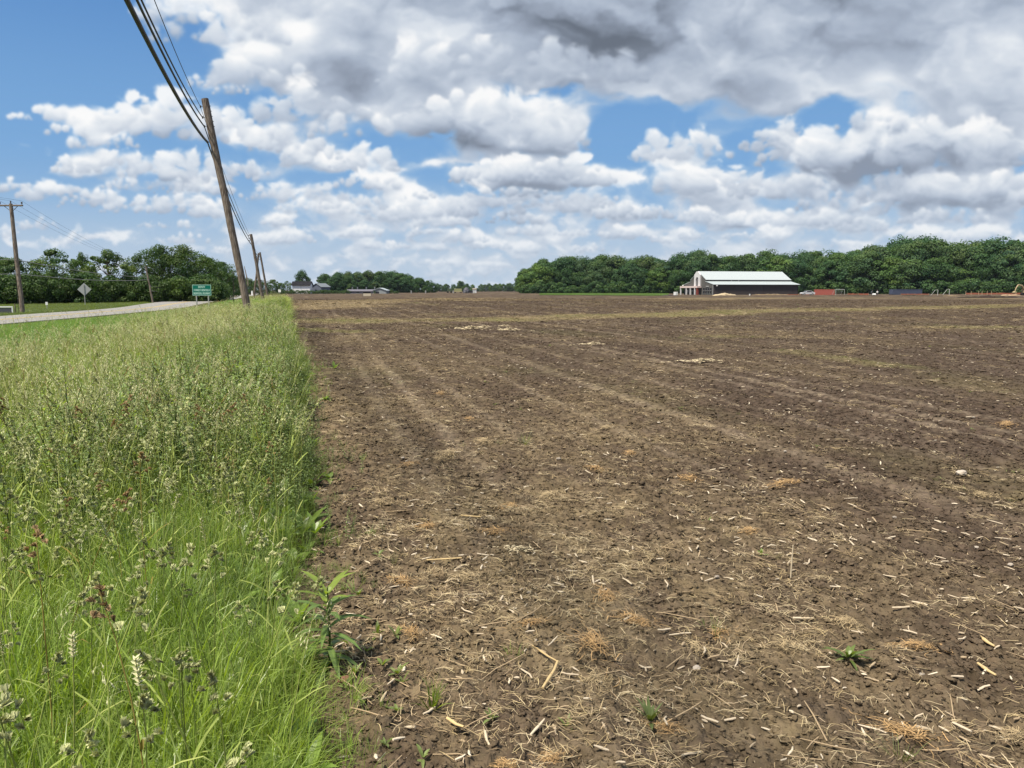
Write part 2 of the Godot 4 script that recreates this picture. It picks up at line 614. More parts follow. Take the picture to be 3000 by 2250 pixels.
# many copies of one small mesh, as one mass
func mass(called: String, label: String, category: String, m: Mesh, mat: Material, places: PackedFloat32Array, parent: Node3D = null) -> void:
	var mm := MultiMesh.new()
	mm.transform_format = MultiMesh.TRANSFORM_3D
	mm.use_colors = true
	mm.mesh = m
	mm.instance_count = places.size() / 16
	mm.buffer = places
	var o := MultiMeshInstance3D.new()
	o.multimesh = mm
	o.material_override = mat
	o.set_meta("kind", "stuff")
	if parent:
		o.name = called
		parent.add_child(o, true)
	else:
		o.name = numbered(called)
		o.set_meta("label", label)
		o.set_meta("category", category)
		add_child(o)


func place(into: PackedFloat32Array, b: Basis, p: Vector3, col: Color) -> void:
	into.append_array([b.x.x, b.y.x, b.z.x, p.x, b.x.y, b.y.y, b.z.y, p.y, b.x.z, b.y.z, b.z.z, p.z, col.r, col.g, col.b, 1.0])


# a point on the land at a bearing (given as the column of a 3000 wide picture) and a distance along the lens axis
func at(column: float, depth: float) -> Vector3:
	var d := cam_f + cam_r * ((column - 1500.0) / FOCAL) + cam_u * (275.0 / FOCAL)
	var p := EYE + d * depth
	p.y = land(p.x, p.z)
	return p


# a point of the level land seen at that column and row
func seen(column: float, row: float) -> Vector3:
	var d := cam_f + cam_r * ((column - 1500.0) / FOCAL) + cam_u * ((1125.0 - row) / FOCAL)
	var p := EYE + d * (-EYE.y / d.y)
	p.y = land(p.x, p.z)
	return p


func aloft(column: float, row: float, depth: float) -> Vector3:
	return EYE + (cam_f + cam_r * ((column - 1500.0) / FOCAL) + cam_u * ((1125.0 - row) / FOCAL)) * depth


func rnd(a: float, b: float) -> float:
	return rng.randf_range(a, b)


func setup_noise() -> void:
	swell.seed = 3
	swell.noise_type = FastNoiseLite.TYPE_SIMPLEX_SMOOTH
	swell.frequency = 1.0
	swell.fractal_type = FastNoiseLite.FRACTAL_FBM
	swell.fractal_octaves = 3
	grain.seed = 8
	grain.noise_type = FastNoiseLite.TYPE_SIMPLEX_SMOOTH
	grain.frequency = 1.0
	grain.fractal_type = FastNoiseLite.FRACTAL_FBM
	grain.fractal_octaves = 4


# where the sown field ends and the verge begins
func edge_x(z: float) -> float:
	return 0.13 - 0.12 * (1.0 - smoothstep(2.0, 7.0, -z)) - z * 0.0403 + 0.13 * swell.get_noise_2d(z * 0.5, 4.0) + 0.25 * swell.get_noise_2d(z * 0.04, 9.0)


# the lie of the land: level near by, with long low swells farther off
func land(x: float, z: float) -> float:
	var d := sqrt(x * x + z * z)
	if d < 22.0:
		return 0.0
	var far := smoothstep(22.0, 90.0, d)
	var h := far * 0.22 * swell.get_noise_2d(x / 85.0, z / 60.0)
	# a low rise across the middle of the field
	var qx := (x - 21.0) / 34.0
	var qz := (z + 92.0) / 26.0
	h += 0.42 * exp(-(qx * qx + qz * qz)) * far
	return h


# ================================================================ materials
func paint(key: String, col: Color, rough := 0.8, metal := 0.0) -> StandardMaterial3D:
	# col holds real-world (linear) reflectance
	if not mats.has(key):
		var m := StandardMaterial3D.new()
		m.resource_name = key
		m.albedo_color = col.linear_to_srgb()
		m.roughness = rough
		m.metallic = metal
		if rough > 0.7:
			m.metallic_specular = 0.2
		mats[key] = m
	return mats[key]


func tinted(key: String, rough := 0.9, back := Color.BLACK) -> StandardMaterial3D:
	# colour comes from the vertices and copies
	if not mats.has(key):
		var m := StandardMaterial3D.new()
		m.resource_name = key
		m.vertex_color_use_as_albedo = true
		m.roughness = rough
		m.metallic_specular = 0.3 if rough > 0.45 else 0.5
		m.cull_mode = BaseMaterial3D.CULL_DISABLED
		if back != Color.BLACK:
			m.backlight_enabled = true
			m.backlight = back
		mats[key] = m
	return mats[key]


func grain_image(seed_: int, freq: float, octaves: int, size: int, ramp: Gradient, kind := FastNoiseLite.TYPE_SIMPLEX_SMOOTH) -> ImageTexture:
	var f := FastNoiseLite.new()
	f.seed = seed_
	f.noise_type = kind
	f.frequency = freq
	f.fractal_octaves = octaves
	var im := f.get_seamless_image(size, size)
	im.convert(Image.FORMAT_L8)
	if ramp == null:
		return ImageTexture.create_from_image(im)
	var lut := []
	for k in 256:
		lut.append(ramp.sample(k / 255.0))
	var raw := im.get_data()
	var rgb := PackedByteArray()
	rgb.resize(size * size * 3)
	for k in size * size:
		var col: Color = lut[raw[k]]
		rgb[k * 3] = col.r8
		rgb[k * 3 + 1] = col.g8
		rgb[k * 3 + 2] = col.b8
	return ImageTexture.create_from_image(Image.create_from_data(size, size, false, Image.FORMAT_RGB8, rgb))


func ramp_of(stops: Array) -> Gradient:
	var g := Gradient.new()
	var at_ := PackedFloat32Array()
	var cols := PackedColorArray()
	for s in stops:
		at_.append(s[0])
		cols.append(s[1])
	g.offsets = at_
	g.colors = cols
	return g


func setup_materials() -> void:
	# crumbly soil: tone from the vertices, crumb and grit from textures
	var soil := StandardMaterial3D.new()
	soil.resource_name = "tilled_soil"
	soil.vertex_color_use_as_albedo = true
	soil.roughness = 1.0
	soil.metallic_specular = 0.15
	soil.albedo_texture = grain_image(21, 0.012, 5, 512, ramp_of([[0.0, Color(0.55, 0.54, 0.53)], [0.45, Color(0.86, 0.85, 0.84)], [0.7, Color(0.98, 0.97, 0.95)], [1.0, Color(1, 1, 1)]]))
	soil.heightmap_enabled = true
	soil.heightmap_texture = grain_image(22, 0.03, 5, 512, null)
	soil.heightmap_scale = 3.0
	soil.uv1_triplanar = true
	soil.uv1_world_triplanar = true
	soil.uv1_scale = Vector3.ONE * 1.1
	mats["soil"] = soil
	var clod := soil.duplicate()
	clod.resource_name = "soil_clod"
	clod.uv1_scale = Vector3.ONE * 5.0
	clod.heightmap_scale = 0.5
	mats["clod"] = clod
	var sod := StandardMaterial3D.new()
	sod.resource_name = "verge_soil"
	sod.vertex_color_use_as_albedo = true
	sod.roughness = 1.0
	sod.metallic_specular = 0.1
	sod.albedo_texture = grain_image(31, 0.02, 5, 512, ramp_of([[0.0, Color(0.45, 0.47, 0.42)], [0.5, Color(0.8, 0.82, 0.74)], [1.0, Color(1, 1, 1)]]))
	sod.uv1_triplanar = true
	sod.uv1_world_triplanar = true
	sod.uv1_scale = Vector3.ONE * 0.5
	mats["sod"] = sod
	# weathered pole timber: grain stretched along the trunk
	var wood := StandardMaterial3D.new()
	wood.resource_name = "weathered_timber"
	wood.albedo_color = Color(0.37, 0.325, 0.285).linear_to_srgb()
	wood.albedo_texture = grain_image(41, 0.015, 5, 512, ramp_of([[0.0, Color(0.28, 0.25, 0.24)], [0.4, Color(0.62, 0.59, 0.57)], [0.6, Color(0.78, 0.76, 0.74)], [1.0, Color(1, 1, 1)]]))
	wood.heightmap_enabled = true
	wood.heightmap_texture = grain_image(42, 0.02, 4, 512, null)
	wood.heightmap_scale = 2.0
	wood.roughness = 0.95
	wood.metallic_specular = 0.2
	wood.uv1_triplanar = true
	wood.uv1_scale = Vector3(3.0, 0.22, 3.0)
	mats["wood"] = wood
	var asphalt := StandardMaterial3D.new()
	asphalt.resource_name = "worn_asphalt"
	asphalt.albedo_color = Color(0.27, 0.265, 0.255).linear_to_srgb()
	asphalt.albedo_texture = grain_image(51, 0.02, 5, 512, ramp_of([[0.0, Color(0.7, 0.7, 0.69)], [0.5, Color(0.9, 0.89, 0.88)], [1.0, Color(1, 1, 1)]]))
	asphalt.roughness = 0.9
	asphalt.uv1_triplanar = true
	asphalt.uv1_world_triplanar = true
	asphalt.uv1_scale = Vector3.ONE * 0.3
	mats["asphalt"] = asphalt
	tinted("leaf", 0.55, Color(0.7, 0.8, 0.4))
	tinted("blade", 0.38, Color(1.0, 1.0, 0.55))
	tinted("seed", 0.9, Color(0.6, 0.6, 0.45))
	tinted("straw", 0.8)
	tinted("bark", 0.95)
	tinted("dirt", 1.0)


# ================================================================ the field, the verge and the road
var strips := []


func near_strip(p: Vector2, pts: Array) -> float:
	var best := 1e9
	for k in pts.size() - 1:
		var a: Vector2 = pts[k]
		var b: Vector2 = pts[k + 1]
		var t := clampf((p - a).dot(b - a) / (b - a).length_squared(), 0.0, 1.0)
		best = minf(best, p.distance_to(a.lerp(b, t)))
	return best


func flat(p: Vector3) -> Vector2:
	return Vector2(p.x, p.z)


# how much straw (x) and young green (y) covers the soil
func cover(x: float, z: float) -> Vector2:
	var d := sqrt(x * x + z * z)
	var p := Vector2(x, z)
	var straw := 0.06 + 0.42 * swell.get_noise_2d(x / 5.0, z / 9.0 + 50.0)
	var green := -0.15 + 0.5 * swell.get_noise_2d(x / 7.0 + 20.0, z / 14.0)
	if d > 18.0:
		for s in strips:
			var w: float = s[1] * (0.7 + 0.6 * swell.get_noise_2d(x / 14.0, z / 14.0 + 8.0))
			var q := 1.0 - smoothstep(w * 0.35, w, near_strip(p, s[0]))
			straw += q * s[2]
			green += q * s[3]
	# the first steps of the field, along the verge, hold more trash
	straw += 0.34 * (1.0 - smoothstep(0.5, 7.0, x - edge_x(z))) * (1.0 - smoothstep(14.0, 32.0, -z))
	return Vector2(clampf(straw, 0.0, 0.9), clampf(green, 0.0, 0.7))


# across the drilled rows
func row_of(x: float, z: float) -> float:
	return x * 0.9973 + z * 0.0732


# lighter lines drawn across the field by the implement
func line_of(x: float, z: float) -> float:
	var row := row_of(x, z) + 0.35 * swell.get_noise_2d(z * 0.02, 3.0)
	var w := absf(fposmod(row, 3.1) - 1.5)
	var v := absf(fposmod(row + 0.9, 1.24) - 0.62)
	var some := clampf(0.7 + 1.0 * swell.get_noise_2d(x * 0.15, z * 0.05 + 33.0), 0.25, 1.0)
	return maxf(1.0 - smoothstep(0.04, 0.15, w), 0.85 * (1.0 - smoothstep(0.03, 0.13, v))) * some


func soil_height(x: float, z: float) -> float:
	var d := sqrt(x * x + z * z)
	var h := land(x, z)
	if d < 60.0:
		var fine := 1.0 - smoothstep(35.0, 60.0, d)
		var row := row_of(x, z)
		h += fine * 0.009 * sin(row * TAU / 0.76) + fine * 0.016 * line_of(x, z)
		h += fine * (0.034 * grain.get_noise_2d(x * 1.1, z * 1.1) + 0.028 * grain.get_noise_2d(x * 4.5 + 9.0, z * 4.5))
		if d < 14.0:
			h += 0.026 * grain.get_noise_2d(x * 15.0, z * 15.0 + 4.0)
	return h


# tone of the bare soil with what grows or lies on it too small to build
func soil_tint(x: float, z: float, m: float) -> Color:
	var col := Color(0.078, 0.058, 0.044).lerp(Color(0.113, 0.087, 0.067), minf(m, 1.0)).lerp(Color(0.190, 0.152, 0.115), clampf(m - 1.0, 0.0, 1.0))
	var cv := cover(x, z)
	var fleck := clampf(0.85 + 0.9 * grain.get_noise_2d(x * 2.3 + 90.0, z * 1.2), 0.0, 1.4)
	col = col.lerp(Color(0.29, 0.23, 0.135), clampf(cv.x * fleck, 0.0, 1.0) * 0.85)
	return col.lerp(Color(0.16, 0.175, 0.055), clampf(cv.y * fleck, 0.0, 1.0) * 0.8)


func build_ground() -> void:
	for s in [
		[[[1080, 939], [1300, 937], [1500, 934], [2000, 920], [2500, 906], [3000, 895], [3300, 888]], 7.0, 0.75, 0.5],
		[[[850, 905], [960, 900], [1100, 890], [1300, 890]], 12.0, 0.8, 0.05],
		[[[1500, 888], [1800, 884], [2100, 878]], 11.0, 0.5, 0.0],
		[[[2000, 874], [2400, 872], [2800, 873], [3200, 876]], 20.0, 0.6, 0.15],
		[[[830, 890], [1000, 884], [1200, 880], [1500, 874]], 13.0, 0.8, 0.0],
		[[[2750, 960], [3100, 955]], 2.6, 0.5, 0.35],
		[[[2100, 985], [2400, 990]], 1.8, 0.4, 0.3],
		[[[2300, 1030], [2620, 1075]], 1.4, 0.3, 0.35],
		[[[880, 965], [1020, 972]], 2.2, 0.4, 0.7],
	]:
		var line := []
		for p in s[0]:
			line.append(flat(seen(p[0], p[1])))
		strips.append([line, s[1], s[2], s[3]])
	var rings := PackedFloat32Array()
	var r := 0.25
	while r < 4200.0:
		rings.append(r)
		if r < 1.5:
			r += 0.12
		elif r < 14.0:
			r *= 1.0085
		elif r < 60.0:
			r *= 1.018
		else:
			r *= 1.03
	var angles := PackedFloat32Array()
	var a := -180.0
	while a < 180.0:
		angles.append(deg_to_rad(a + YAW))
		a += 0.24 if absf(a) < 42.0 else 6.0
	var na := angles.size()
	var nr := rings.size()
	var sh := Shape.new()
	sh.v.resize(na * nr)
	sh.n.resize(na * nr)
	sh.c.resize(na * nr)
	for j in nr:
		var rr := rings[j]
		for i in na:
			var x := sin(angles[i]) * rr
			var z := -cos(angles[i]) * rr
			var k := j * na + i
			sh.v[k] = Vector3(x, soil_height(x, z), z)
			var m := clampf(0.5 + 0.4 * swell.get_noise_2d(x / 3.0, z / 3.0) + 0.5 * grain.get_noise_2d(x * 1.7, z * 1.7), 0.0, 1.0)
			m = clampf(m + 1.3 * line_of(x, z), 0.0, 2.0)
			var col := soil_tint(x, z, m)
			sh.c[k] = col
	for j in nr - 1:
		for i in na:
			var p := j * na + i
			var q := j * na + (i + 1) % na
			sh.ix.append(p)
			sh.ix.append(p + na)
			sh.ix.append(q)
			sh.ix.append(q)
			sh.ix.append(p + na)
			sh.ix.append(q + na)
	for j in nr:
		for i in na:
			var k := j * na + i
			var e := sh.v[j * na + (i + 1) % na] - sh.v[j * na + (i + na - 1) % na]
			var f := sh.v[mini(j + 1, nr - 1) * na + i] - sh.v[maxi(j - 1, 0) * na + i]
			sh.n[k] = e.cross(f).normalized()
			if sh.n[k].y < 0.0:
				sh.n[k] = -sh.n[k]
	structure("field", sh.mesh(), mats.soil)
	# the verge: a low bank of sod left of the field, out past the road
	var vs := Shape.new()
	var zs := PackedFloat32Array()
	var z := 14.0
	while z > -900.0:
		zs.append(z)
		z -= clampf(absf(z) * 0.03, 0.12, 25.0)
	var us := PackedFloat32Array([0.0, 0.03, 0.08, 0.18, 0.35, 0.6, 1.0, 1.6, 2.4, 3.4, 4.6, 6.0, 8.0, 10.0, 13.0, 16.0, 20.0, 26.0, 35.0, 50.0, 80.0, 140.0, 260.0])
	for j in zs.size():
		for i in us.size():
			var x := edge_x(zs[j]) - us[i]
			var y := verge_height(x, zs[j])
			if i == 0:
				y = soil_height(x, zs[j]) - 0.03
			vs.v.append(Vector3(x, y, zs[j]))
			var mow := smoothstep(7.0, 12.0, us[i])
			var col := Color(0.115, 0.115, 0.052).lerp(Color(0.12, 0.155, 0.050), mow)
			if us[i] < 0.2:
				col = Color(0.085, 0.066, 0.042)
			vs.c.append(col * (0.85 + 0.5 * swell.get_noise_2d(x * 0.3, zs[j] * 0.1)))
			vs.n.append(Vector3.UP)
	var nu := us.size()
	for j in zs.size() - 1:
		for i in nu - 1:
			var p := j * nu + i
			vs.ix.append(p)
			vs.ix.append(p + nu + 1)
			vs.ix.append(p + nu)
			vs.ix.append(p)
			vs.ix.append(p + 1)
			vs.ix.append(p + nu + 1)
	structure("verge", vs.mesh(), mats.sod)


func verge_height(x: float, z: float) -> float:
	var u := edge_x(z) - x
	return land(x, z) + 0.05 + 0.05 * smoothstep(0.0, 0.5, u) + 0.05 * swell.get_noise_2d(x * 0.5, z * 0.5) * (1.0 - smoothstep(3.0, 7.0, u))


var road_line := []


func build_road() -> void:
	# middle of the road, and its half width
	var pts := [Vector2(-17.5, -18.0), Vector2(-14.8, -32.0), Vector2(-12.4, -45.0), Vector2(-10.0, -58.0), Vector2(-8.1, -74.0), Vector2(-6.9, -92.0), Vector2(-6.0, -125.0), Vector2(-4.2, -172.0), Vector2(-1.5, -250.0), Vector2(3.0, -400.0), Vector2(8.0, -700.0)]
	var curve := Curve3D.new()
	for k in pts.size():
		var p: Vector2 = pts[k]
		var prev: Vector2 = pts[maxi(k - 1, 0)]
		var next: Vector2 = pts[mini(k + 1, pts.size() - 1)]
		var tan2 := (next - prev) / 6.0
		curve.add_point(Vector3(p.x, 0, p.y), -Vector3(tan2.x, 0, tan2.y), Vector3(tan2.x, 0, tan2.y))
	var length := curve.get_baked_length()
	var s := 0.0
	var samples := []
	while s < length:
		samples.append(s)
		s += 2.0 + s * 0.01
	road_line = []
	var shoulder := Shape.new()
	var slab := Shape.new()
	var mark := Shape.new()
	var last := []
	for d in samples:
		var p := curve.sample_baked(d)
		var q := curve.sample_baked(minf(d + 0.5, length))
		var dir := (q - p).normalized()
		var side := Vector3(-dir.z, 0, dir.x)
		if last.is_empty():
			pass
		p.y = land(p.x, p.z) + 0.13
		road_line.append(p)
		var cross := [side, p, d]
		if not last.is_empty():
			var ps: Vector3 = last[1]
			var ss: Vector3 = last[0]
			var lo := Vector3(0, -0.03, 0)
			shoulder.quad(ps - ss * 3.4 + lo * 2.0, p - side * 3.4 + lo * 2.0, p + side * 3.4 + lo * 2.0, ps + ss * 3.4 + lo * 2.0)
			slab.quad(ps - ss * 2.7, p - side * 2.7, p + side * 2.7, ps + ss * 2.7)
			for e in [-1.0, 1.0]:
				var a: Vector3 = ps + ss * 2.7 * e
				var b: Vector3 = p + side * 2.7 * e
				if e < 0:
					slab.quad(a + Vector3(0, -0.1, 0), b + Vector3(0, -0.1, 0), b, a)
				else:
					slab.quad(a, b, b + Vector3(0, -0.1, 0), a + Vector3(0, -0.1, 0))
				mark.quad(ps + ss * (e * 0.16 - 0.05) + Vector3(0, 0.005, 0), p + side * (e * 0.16 - 0.05) + Vector3(0, 0.005, 0), p + side * (e * 0.16 + 0.05) + Vector3(0, 0.005, 0), ps + ss * (e * 0.16 + 0.05) + Vector3(0, 0.005, 0))
		last = cross
	structure("road_shoulder", shoulder.mesh(), paint("gravel", Color(0.24, 0.22, 0.18), 1.0))
	structure("road", slab.mesh(), mats.asphalt)
	structure("road_marking", mark.mesh(), paint("yellow_line", Color(0.5, 0.34, 0.06), 0.7))
	# mown grass beside the far wood
	var lawn := Shape.new()
	var c := [at(1585, 405), at(1930, 300), at(1975, 300), at(1975, 420), at(1585, 440)]
	var cols := 40
	for k in cols:
		var t0 := float(k) / cols
		var t1 := float(k + 1) / cols
		var a0 := at(lerpf(1580, 1960, t0), 238.0 + 8.0 * swell.get_noise_2d(t0 * 9.0, 0.0))
		var a1 := at(lerpf(1580, 1960, t1), 238.0 + 8.0 * swell.get_noise_2d(t1 * 9.0, 0.0))
		var b0 := at(lerpf(1580, 1960, t0), 420.0)
		var b1 := at(lerpf(1580, 1960, t1), 420.0)
		var prev0 := a0
		var prev1 := a1
		for m in 16:
			var n0 := a0.lerp(b0, (m + 1) / 16.0)
			var n1 := a1.lerp(b1, (m + 1) / 16.0)
			for q in [n0, n1]:
				pass
			n0.y = land(n0.x, n0.z) + 0.10
			n1.y = land(n1.x, n1.z) + 0.10
			if m == 0:
				prev0.y = land(prev0.x, prev0.z) + 0.10
				prev1.y = land(prev1.x, prev1.z) + 0.10
			var shade := 0.9 + 0.25 * swell.get_noise_2d(n0.x / 9.0, n0.z / 9.0)
			lawn.quad(prev0, n0, n1, prev1, Color(0.105, 0.165, 0.048) * shade)
			prev0 = n0
			prev1 = n1
	structure("lawn", lawn.mesh(), mats.sod)


# ================================================================ trees
var kinds := {}


func make_tree(key: String, seed_: int, H: float, R: float, low: float, clumps: int, leaves: int, leaf: float, clump_r: float, tone: Color, vary: float, limb_share: float) -> void:
	rng.seed = seed_
	var crown := Shape.new()
	var wood := Shape.new()
	var bark := Color(0.075, 0.060, 0.048)
	# trunk, slightly bent
	var top := Vector3(rnd(-0.05, 0.05) * H, H * 0.78, rnd(-0.05, 0.05) * H)
	var bend := Vector3(rnd(-0.03, 0.03) * H, H * 0.35, rnd(-0.03, 0.03) * H)
	var spine := []
	var radii := []
	for k in 7:
		var t := k / 6.0
		spine.append(Vector3.ZERO.lerp(bend, t).lerp(bend.lerp(top, t), t))
		radii.append(H * lerpf(0.022, 0.005, t) * (1.35 if k == 0 else 1.0))
	wood.tube(spine, radii, 7, bark)
	for q in clumps:
		# where this clump of foliage sits
		var t := lerpf(low, 1.0, pow((q + 0.5) / clumps, 0.85))
		var mid := lerpf(low, 1.0, 0.42)
		var span := (1.0 - mid) if t > mid else (mid - low) * 1.35 + 0.02
		var env := sqrt(maxf(0.02, 1.0 - pow((t - mid) / span, 2.0)))
		var ang := q * 2.39996 + rnd(-0.5, 0.5)
		var rad := R * env * (0.3 + 0.85 * sqrt(rng.randf()))
		if t > 0.93:
			rad *= 0.5
		var cc := Vector3(cos(ang) * rad, t * H * 0.93 + rnd(-0.02, 0.02) * H, sin(ang) * rad)
		cc += top * 0.3 * t
		cc.y -= top.y * 0.3 * t
		if t > 0.8:
			cc.y += rnd(-0.06, 0.05) * H
		var cr := clump_r * lerpf(0.45, 1.3, pow(rng.randf(), 0.8))
		var squash := rnd(0.6, 0.85)
		if rng.randf() < limb_share:
			var from: Vector3 = spine[clampi(int(t * 5.0), 1, 5)]
			var elbow := from.lerp(cc, 0.5) + Vector3(0, -0.04 * H, 0)
			wood.tube([from, elbow, cc], [H * 0.008, H * 0.005, H * 0.002], 5, bark, false)
		var hue := rnd(-1.0, 1.0)
		var base := Color(tone.r * (1.0 + 0.28 * hue * vary), tone.g * (1.0 + 0.15 * hue * vary), tone.b * (1.0 - 0.1 * hue * vary)) * rnd(1.0 - 0.25 * vary, 1.0 + 0.25 * vary)
		for k in leaves:
			var d := Vector3(rng.randfn(), rng.randfn() * 0.9 + 0.15, rng.randfn()).normalized()
			var rr := cr * (0.55 + 0.5 * sqrt(rng.randf())) * (1.0 + 0.25 * grain.get_noise_3d(d.x * 2.0 + q * 3.0, d.y * 2.0, d.z * 2.0))
			var p := cc + Vector3(d.x, d.y * squash, d.z) * rr
			if p.y < 0.02 * H:
				p.y = rnd(0.01, 0.05) * H
			var nn := (d * 0.9 + Vector3(rnd(-1, 1), rnd(-0.4, 1), rnd(-1, 1)) * 0.75).normalized()
			var u := nn.cross(Vector3(rnd(-1, 1), rnd(-1, 1), rnd(-1, 1))).normalized()
			var w := nn.cross(u)
			var s := leaf * rnd(0.6, 1.3)
			crown.quad(p - u * s, p + w * s * 0.62, p + u * s, p - w * s * 0.62, base * rnd(0.78, 1.22))
	kinds[key] = [wood.mesh(), crown.mesh(), H]


func build_tree_kinds() -> void:
	# trees by the road, about six metres tall
	make_tree("open_a", 101, 6.0, 2.3, 0.28, 32, 200, 0.092, 0.66, Color(0.080, 0.130, 0.036), 1.0, 0.9)
	make_tree("open_b", 102, 6.0, 2.1, 0.26, 34, 210, 0.092, 0.64, Color(0.088, 0.134, 0.038), 1.0, 0.9)
	make_tree("dome_a", 103, 6.5, 3.3, 0.10, 60, 230, 0.10, 0.9, Color(0.060, 0.102, 0.032), 0.9, 0.5)
	make_tree("dome_b", 104, 6.0, 2.6, 0.12, 46, 230, 0.10, 0.8, Color(0.066, 0.112, 0.034), 0.9, 0.5)
	make_tree("bush_a", 105, 2.6, 1.5, 0.05, 26, 150, 0.085, 0.6, Color(0.056, 0.096, 0.030), 0.9, 0.3)
	make_tree("bush_b", 106, 2.2, 1.4, 0.05, 24, 150, 0.08, 0.55, Color(0.068, 0.114, 0.034), 0.9, 0.3)
	# trees of the woods, about eighteen metres
	make_tree("wood_a", 111, 18.0, 6.6, 0.04, 34, 300, 0.38, 3.0, Color(0.056, 0.110, 0.036), 0.9, 0.3)
	make_tree("wood_b", 112, 18.0, 6.0, 0.05, 32, 300, 0.38, 2.8, Color(0.083, 0.145, 0.040), 0.9, 0.3)
	make_tree("wood_c", 113, 18.0, 7.2, 0.04, 36, 300, 0.38, 3.2, Color(0.043, 0.090, 0.034), 0.8, 0.3)
	make_tree("wood_d", 114, 18.0, 5.4, 0.06, 34, 260, 0.36, 2.4, Color(0.069, 0.120, 0.044), 1.0, 0.4)
	make_tree("wood_e", 115, 18.0, 6.4, 0.04, 36, 280, 0.38, 2.7, Color(0.060, 0.102, 0.042), 1.2, 0.4)
	make_tree("edge_bush", 116, 5.0, 3.6, 0.04, 34, 120, 0.28, 1.3, Color(0.053, 0.102, 0.034), 1.0, 0.1)


func tree(key: String, where: Vector3, tall: float, wide: float, label: String, group: String, called := "broadleaf_tree", category := "tree") -> Node3D:
	var o := thing(called, label, category, where + Vector3(0, -0.05, 0), rnd(0, TAU), group)
	var s: float = tall / kinds[key][2]
	o.scale = Vector3(s * wide, s, s * wide)
	part(o, "trunk" if called != "hedge_bush" else "stem", kinds[key][0], mats.bark)
	part(o, "crown" if category == "tree" else "foliage", kinds[key][1], mats.leaf)
	return o


func profile(line: Array, x: float) -> float:
	for k in line.size() - 1:
		if x <= line[k + 1][0]:
			var t: float = clampf((x - line[k][0]) / (line[k + 1][0] - line[k][0]), 0.0, 1.0)
			return lerpf(line[k][1], line[k + 1][1], t)
	return line[-1][1]


const TONE_WORDS := {"wood_a": "mid-green broadleaf", "wood_b": "light yellow-green broadleaf", "wood_c": "dark green broadleaf", "wood_d": "slender green broadleaf", "wood_e": "dull olive broadleaf"}


# a belt of single trees whose tops follow a line
func wood(line: Array, x0: float, x1: float, d0: float, d1: float, spacing: float, rows: int, gap: float, keys: Array, label: String, group: String, beside := []) -> void:
	for r in rows:
		var x := x0 + rnd(0, 12)
		while x < x1:
			var t := (x - x0) / (x1 - x0)
			var depth := lerpf(d0, d1, t) + r * gap + rnd(-2.5, 2.5)
			var base := 850.0 + EYE.y * FOCAL / depth
			var tall := (base - profile(line, x)) * depth / FOCAL
			if r == 0:
				tall *= rnd(0.5, 0.95)
			else:
				tall *= rnd(0.88, 1.04)
			var w := rnd(0.85, 1.2) * (1.15 if r == 0 else 1.0)
			var key: String = keys[rng.randi() % keys.size()]
			var near := ""
			for q in beside:
				if x >= q[0] and x < q[1]:
					near = q[2]
			var words := "%s %s tree %s" % [TONE_WORDS[key], "front-row" if r == 0 else "back-row", near if near else label]
			tree(key, at(x, depth), tall, w, words, "%s %s %s" % [TONE_WORDS[key], "front-row" if r == 0 else "back-row", group])
			x += spacing * FOCAL / depth * rnd(0.7, 1.3)


